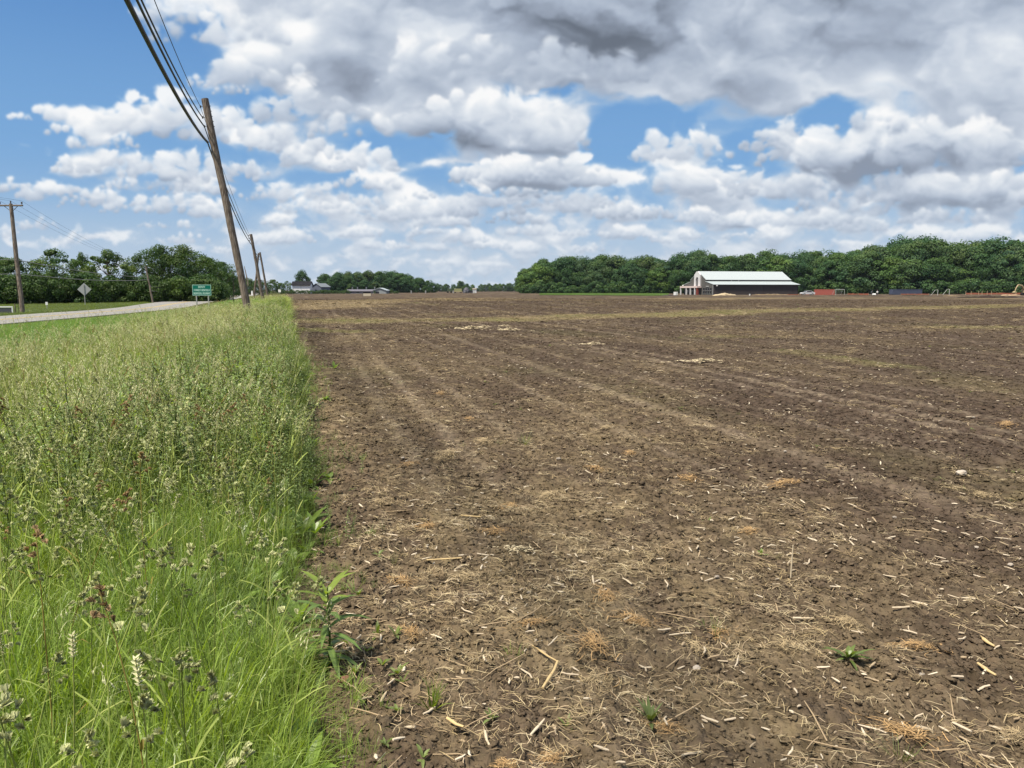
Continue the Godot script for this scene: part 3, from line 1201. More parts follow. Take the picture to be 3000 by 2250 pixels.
func build_woods() -> void:
	rng.seed = 700
	# trees along the far side of the road
	var by_road := "trees beyond the road on the left"
	for q in [
		[-60, 84, 6.6, 1.0, "dome_b", "dense green tree behind the crossarm pole"], [40, 82, 5.0, 1.05, "dome_b", "dense green tree behind the crossarm pole"],
		[160, 84, 6.05, 1.05, "open_a", "airy green tree with sky showing through, between crossarm pole and diamond sign"],
		[245, 88, 5.9, 0.55, "open_b", "narrow green tree just right of the diamond sign"],
		[325, 86, 6.1, 1.05, "open_b", "rounded green tree with gaps, behind the leaning pole past the diamond sign"],
		[470, 92, 6.7, 1.0, "dome_a", "large dark dome-shaped tree left of the green road sign"], [545, 95, 6.9, 0.95, "dome_a", "large dark dome-shaped tree behind the green road sign"],
		[610, 104, 6.0, 0.9, "dome_b", "dark roadside tree right of the green road sign"], [650, 122, 6.2, 0.9, "dome_b", "dark roadside tree beside the last crossarm pole"],
	]:
		tree(q[4], at(q[0], q[1]), q[2], q[3], q[5], by_road)
	var x := -90.0
	while x < 640.0:
		var depth := lerpf(74.0, 92.0, (x + 90.0) / 730.0) + rnd(-1, 3)
		tree("bush_a" if rng.randf() < 0.5 else "bush_b", at(x, depth), rnd(2.2, 3.4), rnd(0.9, 1.3), "dense green bush in the hedge %s" % ("behind the crossarm pole" if x < 130 else "behind the diamond sign" if x < 330 else "left of the green road sign" if x < 560 else "right behind the green road sign"), "bushes under the roadside trees", "hedge_bush", "bush")
		x += rnd(22, 34)
	tree("bush_a", at(640, 108), 1.5, 1.2, "low dark green bush beside the road past the green sign", "", "hedge_bush", "bush")
	tree("bush_b", at(660, 106), 1.2, 0.8, "small bright green shrub beside the road past the green sign", "", "hedge_bush", "bush")
	# trees where the road goes out of sight
	for q in [[668, 190, 5.6, 1.0], [690, 240, 5.0, 1.2], [708, 270, 6.2, 1.2], [735, 260, 5.2, 1.1], [760, 300, 5.6, 1.3]]:
		tree(["dome_a", "dome_b"][rng.randi() % 2], at(q[0], q[1]), q[2], q[3], "dark tree where the road goes out of sight", "trees at the end of the road")
	for q in [[800, 330, 6.3, 1.0], [822, 345, 5.0, 0.9]]:
		tree("dome_b", at(q[0], q[1]), q[2], q[3], "green tree between the poles and the white farm building", "trees left of the white farm building")
	tree("open_a", at(842, 380), 6.2, 0.9, "thin tree standing just left of the white farm building", "")
	tree("wood_c", at(886, 410), 11.7, 0.72, "tall dark tree rising behind the white farm building", "")
	# hedge in front of the farm buildings
	x = 826.0
	while x < 1015.0:
		tree("bush_a", at(x, 330 + rnd(-2, 2)), rnd(1.2, 1.8), rnd(1.4, 1.8), "low dark hedge bush in front of the white farm building", "hedge of the farm", "hedge_bush", "bush")
		x += rnd(13, 17)
	tree("bush_b", at(855, 345), 2.1, 0.9, "round light green bush at the corner of the white farm building", "", "hedge_bush", "bush")
	# woods
	var mid_line := [[930, 812], [950, 800], [980, 795], [1010, 800], [1050, 795], [1100, 794], [1140, 795], [1180, 803], [1220, 812], [1255, 820], [1285, 834]]
	wood(mid_line, 948, 1282, 455, 500, 7.0, 3, 9.0, ["wood_a", "wood_c", "wood_e"], "in the wood behind the long low house", "trees behind the low house")
	wood([[1270, 833], [1300, 829], [1330, 834], [1350, 830], [1400, 833], [1430, 829], [1540, 830]], 1282, 1550, 820, 900, 7.5, 2, 12.0, ["wood_a", "wood_b", "wood_e"], "in the distant low wood on the horizon", "trees on the horizon")
	tree("wood_d", at(1349, 700), 10.2, 1.05, "single dark tree standing above the distant farm wagons", "")
	var centre := [[1525, 812], [1535, 788], [1560, 768], [1620, 757], [1660, 754], [1700, 757], [1750, 752], [1790, 750], [1830, 760], [1860, 756], [1885, 742], [1905, 762], [1940, 764]]
	wood(centre, 1534, 1935, 398, 390, 8.0, 4, 8.0, ["wood_a", "wood_b", "wood_c", "wood_d", "wood_e"], "in the round-edged wood behind the lawn strip", "trees behind the lawn")
	var right := [[1930, 764], [1960, 757], [2000, 750], [2050, 736], [2090, 752], [2120, 752], [2150, 746], [2200, 741], [2260, 742], [2320, 746], [2370, 743], [2420, 740], [2470, 741], [2540, 724], [2600, 727], [2640, 710], [2700, 706], [2760, 706], [2800, 717], [2860, 710], [2920, 707], [2990, 704], [3150, 700]]
	wood(right, 1925, 3180, 385, 298, 8.2, 4, 8.0, ["wood_a", "wood_b", "wood_c", "wood_d", "wood_e"], "in the long wood behind the dark barn", "trees of the long wood", [[1900, 2350, "in the wood right behind the dark barn"], [2350, 2500, "in the wood behind the red container"], [2500, 2600, "in the wood behind the two people"], [2600, 2735, "in the wood behind the blue container"], [2735, 2830, "in the wood behind the two side-on goals"], [2830, 3300, "in the wood behind the orange fence and digger"]])
	x = 1545.0
	while x < 3150.0:
		var t := clampf((x - 1925.0) / 1250.0, 0.0, 1.0)
		tree("edge_bush", at(x, lerpf(386.0, 292.0, t) + rnd(-2, 2)), rnd(3.0, 6.0), rnd(0.9, 1.3), "low dark shrub at the foot of the wood %s" % ("behind the lawn strip" if x < 1950 else "beside the dark barn" if x < 2360 else "behind the building site"), "shrubs along the wood edge", "hedge_bush", "bush")
		x += rnd(28, 46)


# ================================================================ poles, wires and signs
func sagging(a: Vector3, b: Vector3, sag: float, steps: int) -> Array:
	var pts := []
	for k in steps + 1:
		var t := float(k) / steps
		var p := a.lerp(b, t)
		p.y -= 4.0 * sag * t * (1.0 - t)
		pts.append(p)
	return pts


func wire(pts: Array, radius: float, label: String, group: String, called := "power_line", look := "wire") -> void:
	var sh := Shape.new()
	var radii := []
	var local := []
	var base: Vector3 = pts[0]
	for p in pts:
		radii.append(radius)
		local.append(p - base)
	sh.tube(local, radii, 7)
	paint("wire", Color(0.022, 0.020, 0.024), 0.6)
	paint("pale_wire", Color(0.20, 0.20, 0.19), 0.6)
	solo(called, sh.mesh(), mats[look], label, "cable", base, 0.0, group)


func pole_mesh(rise: Vector3, r0: float, r1: float, key: float) -> ArrayMesh:
	var sh := Shape.new()
	var pts := []
	var radii := []
	for k in 25:
		var t := k / 24.0
		var p := rise * t
		p += Vector3(grain.get_noise_2d(t * 2.0 + key, 0.0), 0, grain.get_noise_2d(t * 2.0 + key, 9.0)) * 0.05 * sin(t * PI)
		pts.append(p)
		radii.append(lerpf(r0, r1, t) * (1.0 + 0.05 * grain.get_noise_2d(t * 9.0, key)))
	sh.tube(pts, radii, 18)
	# ragged skin
	for k in sh.v.size():
		sh.v[k] += sh.n[k] * 0.010 * grain.get_noise_3d(sh.v[k].x * 7.0 + key, sh.v[k].y * 0.7, sh.v[k].z * 7.0)
	return sh.mesh()


func spool(at_: Vector3, out: Vector3) -> Shape:
	# a bracket with a grey insulator spool
	var sh := Shape.new()
	sh.tube([at_, at_ + out * 0.14], [0.014, 0.014], 6, Color(0.05, 0.05, 0.055))
	sh.tube([at_ + out * 0.14 - Vector3(0, 0.06, 0), at_ + out * 0.14 - Vector3(0, 0.03, 0), at_ + out * 0.14, at_ + out * 0.14 + Vector3(0, 0.03, 0), at_ + out * 0.14 + Vector3(0, 0.06, 0)], [0.035, 0.045, 0.028, 0.045, 0.035], 9, Color(0.11, 0.11, 0.12))
	return sh


func build_poles() -> void:
	rng.seed = 60
	# ---- the big leaning pole in the verge
	var foot := at(731, 41.5)
	var head := aloft(600, 290, 40.5)
	var rise := head - foot
	foot.y -= 0.3
	rise = head - foot
	var p := thing("utility_pole", "tall weathered wooden pole leaning left at the field edge, nearest the field", "utility pole", foot)
	part(p, "pole", pole_mesh(rise, 0.195, 0.185, 1.0), mats.wood)
	# a long splinter on its right side, about a fifth of the way up
	var sp := Shape.new()
	var mid := rise * 0.185 + cam_r * 0.19
	sp.ribbon([mid + Vector3(0, 1.0, 0) - cam_r * 0.06, mid + Vector3(0, 0.35, 0) + cam_r * 0.06, mid + cam_r * 0.10, mid + Vector3(0, -0.12, 0) + cam_r * 0.08], [0.03, 0.07, 0.05, 0.0], cam_f.cross(Vector3.UP).normalized() * -1.0)
	part(p, "splinter", sp.mesh(), mats.wood)
	var left := -cam_r
	var rows := [311.0, 341.0, 366.0, 410.0]
	var grips := []
	for k in 4:
		var t: float = (rows[k] - 290.0) / (935.0 - 290.0)
		var on_pole := head.lerp(foot, t) + left * 0.17
		part(p, "insulator", spool(on_pole - foot, left).mesh(), tinted("fitting", 0.6))
		grips.append(on_pole + left * 0.15)
	for k in 5:
		var t := 0.03 + k * 0.022
		var on_pole := rise * (1.0 - t) + cam_r * (0.18 + 0.0)
		var bolt := Shape.new()
		bolt.tube([on_pole - cam_r * 0.02, on_pole + cam_r * 0.05], [0.018, 0.018], 6, Color(0.06, 0.055, 0.05))
		part(p, "bolt", bolt.mesh(), tinted("fitting", 0.6))
	# ---- the line it belongs to, going away along the verge
	var line := [
		[772.0, 82.0, 735.0, 686.0, 0.19, 0.14, "thin wooden pole leaning left, next after the big leaning pole"],
		[741.0, 118.0, 757.5, 742.0, 0.17, 0.13, "thin wooden pole leaning right, crossing the pole before it"],
		[786.0, 126.0, 761.5, 739.0, 0.19, 0.14, "thin wooden pole leaning left, farthest of the pole line beside the field"],
	]
	var heads := [head]
	var feet := [foot]
	for q in line:
		var f := at(q[0], q[1])
		f.y -= 0.3
		var h := aloft(q[2], q[3], q[1] - 1.0)
		var o := thing("utility_pole", q[6], "utility pole", f)
		part(o, "pole", pole_mesh(h - f, q[4], q[5], q[0]), mats.wood)
		for k in 3:
			var g := h.lerp(f, 0.02 + 0.035 * k) + left * 0.15
			part(o, "insulator", spool(g - f, left).mesh(), tinted("fitting", 0.6))
		heads.append(h)
		feet.append(f)
	# ---- a pole behind the camera carries the near end of the wires
	var back_foot := Vector3(-1.0, 0.0, 9.0)
	var columns := [452.0, 414.0, 401.0, 371.0]
	var radii := [0.014, 0.026, 0.034, 0.058]
	var labels := ["thinnest overhead wire at the top of the big leaning pole", "upper wire of the dark pair on the big leaning pole", "lower wire of the dark pair on the big leaning pole", "thick black cable slung lowest on the big leaning pole"]
	for k in 4:
		var a: Vector3 = grips[k]
		var d: Vector3 = cam_f + cam_r * ((columns[k] - 1500.0) / FOCAL) + cam_u * (1125.0 / FOCAL)
		# the point of the wire that stands over the top edge of the picture, on a line along the verge
		var target_x := a.x - 0.25
		var q: Vector3 = EYE + d * (target_x / d.x)
		var run: float = q.z - a.z
		var bow := 0.0016
		var slope: float = (q.y - a.y) / run - bow * run
		var pts := []
		for s in 31:
			var w := (9.0 - a.z) * s / 30.0
			pts.append(Vector3(lerpf(a.x, target_x, w / run), a.y + slope * w + bow * w * w, a.z + w))
		wire(pts, radii[k], labels[k], "")
		if k == 0:
			back_foot = Vector3(pts[-1].x + 0.2, -0.3, pts[-1].z)
			var bp := thing("utility_pole", "wooden pole standing behind the viewpoint at the field edge", "utility pole", back_foot)
			part(bp, "pole", pole_mesh(Vector3(0, pts[-1].y + 0.9, 0), 0.2, 0.17, 5.0), mats.wood)
	# onward spans
	for k in 3:
		var r: float = [0.012, 0.026, 0.036][k]
		var t2: float = 0.02 + 0.06 * k
		var a: Vector3 = grips[[0, 2, 3][k]]
		var b: Vector3 = heads[1].lerp(feet[1], t2) + left * 0.15
		wire(sagging(a, b, [0.35, 0.6, 0.7][k], 20), r, ["thin wire from the big leaning pole to the next pole", "middle wire from the big leaning pole to the next pole", "lowest cable from the big leaning pole to the next pole"][k], "")
		var c: Vector3 = heads[3].lerp(feet[3], t2) + left * 0.12
		wire(sagging(b, c, 0.5, 14), r * 0.8, "wire running between the thin poles of the field edge", "wires between the thin poles")
	# a dark slim post in the tall grass
	var post := Shape.new()
	post.tube([Vector3.ZERO, Vector3(0.02, 1.3, 0), Vector3(0.06, 2.6, 0)], [0.035, 0.03, 0.025], 7)
	solo("marker_post", post.mesh(), paint("dark_post", Color(0.035, 0.035, 0.03), 0.8), "slim dark metal post in the grass left of the big leaning pole", "post", at(683, 60.0))
	# ---- the line on the far side of the road
	var far := [
		[62.0, 52.0, 31.5, 597.0, 0.15, 0.11, true, "grey wooden pole with a crossarm beyond the road, nearest the white rail"],
		[448.0, 84.0, 427.0, 780.0, 0.11, 0.08, false, "grey leaning pole standing just left of the dome-shaped trees"],
		[584.0, 96.0, 566.0, 789.0, 0.11, 0.08, false, "grey leaning pole standing behind the green road sign"],
		[654.0, 118.0, 642.0, 796.0, 0.11, 0.08, false, "grey leaning pole between the green road sign and the big leaning pole"],
		[691.0, 150.0, 682.0, 796.0, 0.11, 0.08, true, "small distant pole with crossarms left of the big leaning pole"],
	]
	var arms := []
	var fheads := []
	var ffeet := []
	for q in far:
		var f := at(q[0], q[1])
		f.y -= 0.4
		var h := aloft(q[2], q[3], q[1])
		var o := thing("utility_pole", q[7], "utility pole", f)
		part(o, "pole", pole_mesh(h - f, q[4], q[5], q[0] * 0.1), mats.wood)
		fheads.append(h - f + f)
		ffeet.append(f)
		var across := cam_r
		if q[6]:
			var arm := Shape.new()
			var c := (h - f) * 0.985
			arm.tube([c - across * 0.8, c + across * 0.8], [0.06, 0.06], 6)
			part(o, "crossarm", arm.mesh(), mats.wood)
			for e in [-1.0, 1.0]:
				var br := Shape.new()
				br.tube([c + across * 0.5 * e, (h - f) * 0.93], [0.02, 0.02], 5, Color(0.08, 0.08, 0.08))
				part(o, "brace", br.mesh(), tinted("fitting", 0.6))
				var pin := Shape.new()
				pin.tube([c + across * 0.74 * e, c + across * 0.74 * e + Vector3(0, 0.09, 0), c + across * 0.74 * e + Vector3(0, 0.14, 0), c + across * 0.74 * e + Vector3(0, 0.24, 0)], [0.02, 0.02, 0.06, 0.05], 7, Color(0.1, 0.1, 0.11))
				part(o, "insulator", pin.mesh(), tinted("fitting", 0.6))
			var tip := Shape.new()
			tip.tube([h - f, h - f + Vector3(0, 0.1, 0), h - f + Vector3(0, 0.2, 0)], [0.02, 0.05, 0.04], 7, Color(0.1, 0.1, 0.11))
			part(o, "insulator", tip.mesh(), tinted("fitting", 0.6))
		# ends for the wires: three on top, two cables lower down
	for k in far.size() - 1:
		var h0: Vector3 = fheads[k]
		var h1: Vector3 = fheads[k + 1]
		var f0: Vector3 = ffeet[k]
		var f1: Vector3 = ffeet[k + 1]
		for e in [-0.74, 0.0, 0.74]:
			var a: Vector3 = h0 + cam_r * e + Vector3(0, 0.2 if k == 0 or k == 3 else 0.0, 0)
			var b: Vector3 = h1 + cam_r * e * (1.0 if k == 3 else 0.3)
			wire(sagging(a, b, 0.45, 16), 0.006, "thin high wire between the poles beyond the road", "thin wires beyond the road")
		for e in [0.48, 0.60]:
			wire(sagging(h0.lerp(f0, e), h1.lerp(f1, e * 0.55), 0.55 if k > 0 else 0.25, 16), 0.024, "low grey cable between the poles beyond the road", "low cables beyond the road", "cable", "pale_wire")
	# the same wires run on to the left, out of the picture
	for e in [-0.74, 0.0, 0.74]:
		var a: Vector3 = fheads[0] + cam_r * e + Vector3(0, 0.2, 0)
		wire(sagging(a, a + Vector3(-8.0, 0.6, 26.0), 0.35, 10), 0.006, "thin high wire leaving the crossarm pole past the white rail", "thin wires past the white rail")
	for e in [0.48, 0.60]:
		var a: Vector3 = fheads[0].lerp(ffeet[0], e)
		wire(sagging(a, a + Vector3(-8.0, 0.3, 26.0), 0.35, 10), 0.02, "low grey cable leaving the crossarm pole past the white rail", "low cables past the white rail", "cable", "pale_wire")
	# guy wire of the crossarm pole
	var hook: Vector3 = fheads[0].lerp(ffeet[0], 0.04)
	wire([hook + left * 0.1, ffeet[0] + left * 0.28 + Vector3(0, 0.5, 0)], 0.012, "straight pale guard wire running down beside the crossarm pole", "", "guy_wire")


func build_signs() -> void:
	# diamond warning sign, seen from behind
	var foot := at(247, 72.0)
	var turn := deg_to_rad(-YAW + 12.0)
	var o := thing("warning_sign", "grey diamond road sign seen from behind on a thin post beyond the road", "road sign", foot, turn)
	var sh := Shape.new()
	var s := 0.60
	sh.slab([Vector2(0, -s), Vector2(s, 0), Vector2(0, s), Vector2(-s, 0)], 0.0, 0.01)
	var b := part(o, "sign_board", sh.mesh(), paint("bare_aluminium", Color(0.34, 0.35, 0.35), 0.55, 0.0))
	b.position = Vector3(0.0, 1.60, 0.0)
	sh = Shape.new()
	sh.box(Vector3(-0.03, -0.4, 0.002), Vector3(0.03, 2.05, 0.045))
	part(o, "post", sh.mesh(), paint("galvanised", Color(0.27, 0.28, 0.26), 0.6))
	for y in [1.35, 1.85]:
		sh = Shape.new()
		sh.tube([Vector3(0, y, 0.04), Vector3(0, y, 0.06)], [0.018, 0.018], 6, Color(0.1, 0.1, 0.1))
		part(o, "bolt", sh.mesh(), tinted("fitting", 0.6))
	# small white marker in the mown grass
	o = thing("reflector_marker", "small white plate on a thin post in front of the hedge bushes", "marker", at(134, 63.0), turn)
	sh = Shape.new()
	sh.box(Vector3(-0.025, -0.2, -0.02), Vector3(0.025, 0.45, 0.02))
	part(o, "post", sh.mesh(), mats.galvanised)
	sh = Shape.new()
	sh.box(Vector3(-0.09, 0.45, 0.021), Vector3(0.09, 0.70, 0.03))
	part(o, "plate", sh.mesh(), paint("white_paint", Color(0.78, 0.78, 0.76), 0.6))
	# white rail frame at the far left
	o = thing("rail_frame", "white framed low panel beside the crossarm pole beyond the road", "barrier", at(6, 50.0), turn)
	sh = Shape.new()
	sh.box(Vector3(-1.4, 0.50, -0.03), Vector3(0.55, 0.57, 0.03))
	part(o, "rail", sh.mesh(), mats.white_paint)
	for x in [-1.37, 0.48]:
		sh = Shape.new()
		sh.box(Vector3(x, -0.2, -0.025), Vector3(x + 0.06, 0.50, 0.025))
		part(o, "post", sh.mesh(), mats.white_paint)
	sh = Shape.new()
	sh.box(Vector3(-1.31, 0.02, -0.01), Vector3(0.47, 0.46, 0.01))
	part(o, "panel", sh.mesh(), paint("dark_panel", Color(0.06, 0.065, 0.075), 0.7))
	# short stake beside the pole
	sh = Shape.new()
	sh.tube([Vector3.ZERO, Vector3(0.0, 0.85, 0)], [0.035, 0.03], 6)
	solo("wooden_stake", sh.mesh(), mats.wood, "short wooden stake between the white rail and the crossarm pole", "stake", at(40, 51.0) - Vector3(0, 0.1, 0))
	# green memorial sign
	foot = at(591, 61.0)
	o = thing("road_sign", "green road sign with white border and three lines of lettering on two posts", "road sign", foot, deg_to_rad(-YAW - 8.0))
	var w := 0.80
	var lo := 1.15
	var hi := 2.01
	sh = Shape.new()
	sh.box(Vector3(-w, lo, -0.012), Vector3(w, hi, 0.0))
	part(o, "sign_board", sh.mesh(), paint("sign_green", Color(0.004, 0.110, 0.080), 0.75))
	sh = Shape.new()
	var e := 0.04
	for r in [[-w + 0.012, lo + 0.012, w - 0.012, lo + e], [-w + 0.012, hi - e, w - 0.012, hi - 0.012], [-w + 0.012, lo + e, -w + e, hi - e], [w - e, lo + e, w - 0.012, hi - e]]:
		sh.box(Vector3(r[0], r[1], 0.0005), Vector3(r[2], r[3], 0.004))
	part(o, "border", sh.mesh(), paint("sign_white", Color(0.36, 0.55, 0.48), 0.6))
	var font := SystemFont.new()
	font.font_names = PackedStringArray(["Droid Sans"])
	font.font_weight = 700
	for q in [["DEPUTY", 1.82, 0.58], ["FORREST WINFIELD", 1.57, 1.34], ["MEMORIAL HIGHWAY", 1.32, 1.40]]:
		var tm := TextMesh.new()
		tm.text = q[0]
		tm.font = font
		tm.font_size = 32
		tm.depth = 0.004
		tm.pixel_size = 0.0062
		var width: float = tm.get_aabb().size.x
		var t := part(o, "lettering", tm, mats.sign_white)
		t.scale = Vector3(q[2] / maxf(width, 0.01), 1.15, 1.0)
		t.position = Vector3(0, q[1], 0.004)
	for x in [-0.50, 0.52]:
		sh = Shape.new()
		sh.box(Vector3(x - 0.04, -0.3, -0.075), Vector3(x + 0.04, 1.95, -0.013))
		part(o, "post", sh.mesh(), mats.galvanised)


# ================================================================ buildings and things round them
func box_part(o: Node3D, called: String, lo: Vector3, hi: Vector3, mat: Material) -> MeshInstance3D:
	var sh := Shape.new()
	sh.box(lo, hi)
	return part(o, called, sh.mesh(), mat)


func build_barn() -> void:
	# local axes: x along the long side (right), z towards the viewer; the gable that shows is at x = 0
	var L := 32.0
	var W := 22.0
	var o := thing("barn", "large dark barn with pale metal roofs and a white arched front", "barn", at(2089, 258.0), deg_to_rad(-YAW + 13.0))
	var dark := paint("barn_cladding", Color(0.062, 0.052, 0.052), 0.75)
	var gable := paint("barn_front", Color(0.095, 0.092, 0.088), 0.8)
	var metal := paint("roof_metal", Color(0.35, 0.39, 0.40), 0.5)
	var white := paint("barn_white", Color(0.54, 0.53, 0.54), 0.6)
	var glass := paint("dark_glass", Color(0.02, 0.022, 0.03), 0.12)
	var brick := paint("barn_brick", Color(0.20, 0.055, 0.045), 0.85)
	var he := 3.5       # outer eave
	var hl := 4.55      # top of the lean-to roof
	var hm := 5.35      # main eave
	var hr := 8.0       # ridge
	var wi := 5.6       # width of each lean-to
	# long wall towards us, boards proud of it
	box_part(o, "wall", Vector3(0, -0.4, -0.2), Vector3(L, he, 0), dark)
	for k in 15:
		var x := 1.1 + k * 2.2
		box_part(o, "cladding_rib", Vector3(x, 0.0, 0.0), Vector3(x + 0.12, he - 0.1, 0.05), dark)
	box_part(o, "back_wall", Vector3(0, -0.4, -W), Vector3(L, he, -W + 0.2), dark)
	# end walls follow the section
	var section := [Vector2(0, -0.4), Vector2(W, -0.4), Vector2(W, he), Vector2(W - wi, hl), Vector2(W - wi, hm), Vector2(W / 2, hr), Vector2(wi, hm), Vector2(wi, hl), Vector2(0, he)]
	for x in [0.0, L - 0.2]:
		var sh := Shape.new()
		sh.slab(section, 0.0, 0.2)
		var e := part(o, "end_wall", sh.mesh(), gable if x == 0.0 else dark)
		e.rotation.y = PI / 2.0
		e.position = Vector3(x + 0.2, 0, 0.0)
	# roofs as sheets with thickness
	var roofs := [["lean_to_roof", Vector2(0.5, he - 0.10), Vector2(-wi, hl)], ["main_roof", Vector2(-wi + 0.55, hm - 0.3), Vector2(-W / 2, hr)], ["main_roof", Vector2(-W + wi - 0.55, hm - 0.3), Vector2(-W / 2, hr)], ["lean_to_roof", Vector2(-W - 0.5, he - 0.10), Vector2(-W + wi, hl)]]
	for r in roofs:
		var a: Vector2 = r[1]
		var b: Vector2 = r[2]
		var sh := Shape.new()
		var x0 := -0.12
		var x1 := L + 0.5
		var lift := Vector3(0, 0.12, 0)
		var p := Vector3(x0, a.y, a.x)
		var q := Vector3(x1, a.y, a.x)
		var s := Vector3(x1, b.y, b.x)
		var t := Vector3(x0, b.y, b.x)
		if a.x > b.x:
			sh.quad(p + lift, t + lift, s + lift, q + lift)
			sh.quad(p, q, s, t)
			sh.quad(p, p + lift, q + lift, q)
			sh.quad(t + lift, p + lift, p, t)
			sh.quad(q + lift, s + lift, s, q)
		else:
			sh.quad(p + lift, q + lift, s + lift, t + lift)
			sh.quad(p, t, s, q)
			sh.quad(q, q + lift, p + lift, p)
			sh.quad(p + lift, t + lift, t, p)
			sh.quad(s + lift, q + lift, q, s)
		var rp := part(o, r[0], sh.mesh(), metal)
		# standing seams
		var seam := Shape.new()
		var n := 44
		for k in n:
			var x := lerpf(x0 + 0.1, x1 - 0.14, k / float(n - 1))
			var u := Vector3(x, a.y + 0.12, a.x)
			var w := Vector3(x, b.y + 0.12, b.x)
			seam.quad(u + Vector3(0, 0.035, 0), w + Vector3(0, 0.035, 0), w + Vector3(0.05, 0.035, 0), u + Vector3(0.05, 0.035, 0))
			seam.quad(u, w, w + Vector3(0, 0.035, 0), u + Vector3(0, 0.035, 0))
		var se := part(rp, "roof_seams", seam.mesh(), metal)
		se.set_meta("kind", "stuff")
	# clerestory between the two roofs, in shadow
	box_part(o, "clerestory", Vector3(0.0, he, -wi - 0.2), Vector3(L, hm + 0.05, -wi), dark)
	for x in [9.5, 12.2]:
		box_part(o, "vent", Vector3(x, hl + 0.13, -wi), Vector3(x + 0.35, hl + 0.4, -wi + 0.2), white)
	# white tower with arched window on the gable, at x < 0 (towards the left)
	var zc := -W / 2
	var sh2 := Shape.new()
	var tw := 2.2
	var arch := []
	for k in 13:
		var a := PI * k / 12.0
		arch.append(Vector2(cos(a) * 1.05, 4.9 + sin(a) * 1.25))
	var frame := [Vector2(-tw, 2.9), Vector2(-1.05, 2.9)]
	for k in 13:
		frame.append(arch[12 - k])
	frame.append_array([Vector2(1.05, 2.9), Vector2(tw, 2.9), Vector2(tw, 6.9), Vector2(0.6, hr + 0.05), Vector2(-0.6, hr + 0.05), Vector2(-tw, 6.9)])
	sh2.slab(frame, 0.0, 0.5)
	var tower := part(o, "arch_surround", sh2.mesh(), white)
	tower.rotation.y = -PI / 2.0
	tower.position = Vector3(-0.5, 0, zc)
	sh2 = Shape.new()
	var pane := [Vector2(-1.04, 2.9), Vector2(1.04, 2.9)]
	for k in 13:
		pane.append(Vector2(arch[k].x * 0.99, arch[k].y - 0.01))
	sh2.slab(pane, 0.0, 0.05)
	var pn := part(o, "arched_window", sh2.mesh(), glass)
	pn.rotation.y = -PI / 2.0
	pn.position = Vector3(-0.2, 0, zc)
	for dz in [-0.35, 0.35]:
		box_part(pn, "glazing_bar", Vector3(dz - 0.05, 2.95, 0.001), Vector3(dz + 0.05, 5.9, 0.06), white)
	# porch: white fascia on columns, with a brick corner
	box_part(o, "porch_fascia", Vector3(-1.8, 2.4, -W + 0.3), Vector3(-0.3, 3.0, -8.0), paint("pinkish_render", Color(0.56, 0.45, 0.43), 0.7))
	for z in [-W + 0.6, -W + 5.2, -W + 8.4, -10.2]:
		box_part(o, "porch_column", Vector3(-1.75, -0.3, z - 0.22), Vector3(-1.35, 2.39, z + 0.22), white)
	box_part(o, "brick_pier", Vector3(-1.7, -0.3, -8.9), Vector3(-1.1, 2.39, -8.2), brick)
	box_part(o, "doorway", Vector3(-0.12, -0.2, -13.2), Vector3(-0.02, 2.3, -10.8), glass)
	for k in 2:
		var z := -W + 1.4 + k * 4.2
		var wn := box_part(o, "window", Vector3(-0.12, 0.5, z), Vector3(-0.02, 2.1, z + 2.9), glass)
		box_part(wn, "frame", Vector3(-0.18, 1.25, z), Vector3(-0.13, 1.38, z + 2.9), white)
	var trim := paint("barn_trim", Color(0.2, 0.2, 0.2), 0.7)
	for k in 4:
		for j in 2:
			var z := -7.0 + k * 1.65
			var wn := box_part(o, "window", Vector3(-0.1, 0.35 + j * 1.15, z), Vector3(-0.02, 1.2 + j * 1.15, z + 1.0), glass)
			box_part(wn, "frame", Vector3(-0.14, 0.22 + j * 1.15, z - 0.1), Vector3(-0.02, 0.345 + j * 1.15, z + 1.1), trim)
	box_part(o, "corner_trim", Vector3(-0.1, -0.2, -0.25), Vector3(0.1, he - 0.1, 0.06), trim)
	box_part(o, "sign_band", Vector3(-0.15, 2.75, -4.9), Vector3(-0.02, 3.0, -3.0), paint("pale_band", Color(0.35, 0.35, 0.35), 0.7))
	for q in [Vector3(1.2, 3.05, 0.35), Vector3(-0.4, 3.2, -W - 0.2)]:
		var lamp := Shape.new()
		lamp.lump(q, Vector3(0.34, 0.26, 0.3), 0.0, grain, 0.0, 2)
		part(o, "wall_lamp", lamp.mesh(), white)


func heap(column: float, depth: float, wide: float, tall: float, deep: float, col: Color, label: String, called := "soil_heap", category := "heap", group := "") -> void:
	var sh := Shape.new()
	rng.seed = int(column)
	var n := int(maxf(3.0, wide / (tall * 2.2)))
	for k in n:
		var t := (k + 0.5) / n - 0.5
		var s := 1.0 - 0.7 * absf(t * 2.0)
		sh.lump(Vector3(t * wide * 0.9, 0.0, rnd(-0.2, 0.2) * deep), Vector3(wide / n * rnd(0.8, 1.2), tall * rnd(0.75, 1.1) * (0.4 + 0.6 * s), deep * 0.5 * (0.6 + 0.4 * s)), 0.45, grain, column + k * 3.0, 2, col * rnd(0.9, 1.1))
	solo(called, sh.mesh(), mats.dirt, label, category, at(column, depth) - Vector3(0, 0.1, 0), deg_to_rad(-YAW), group)


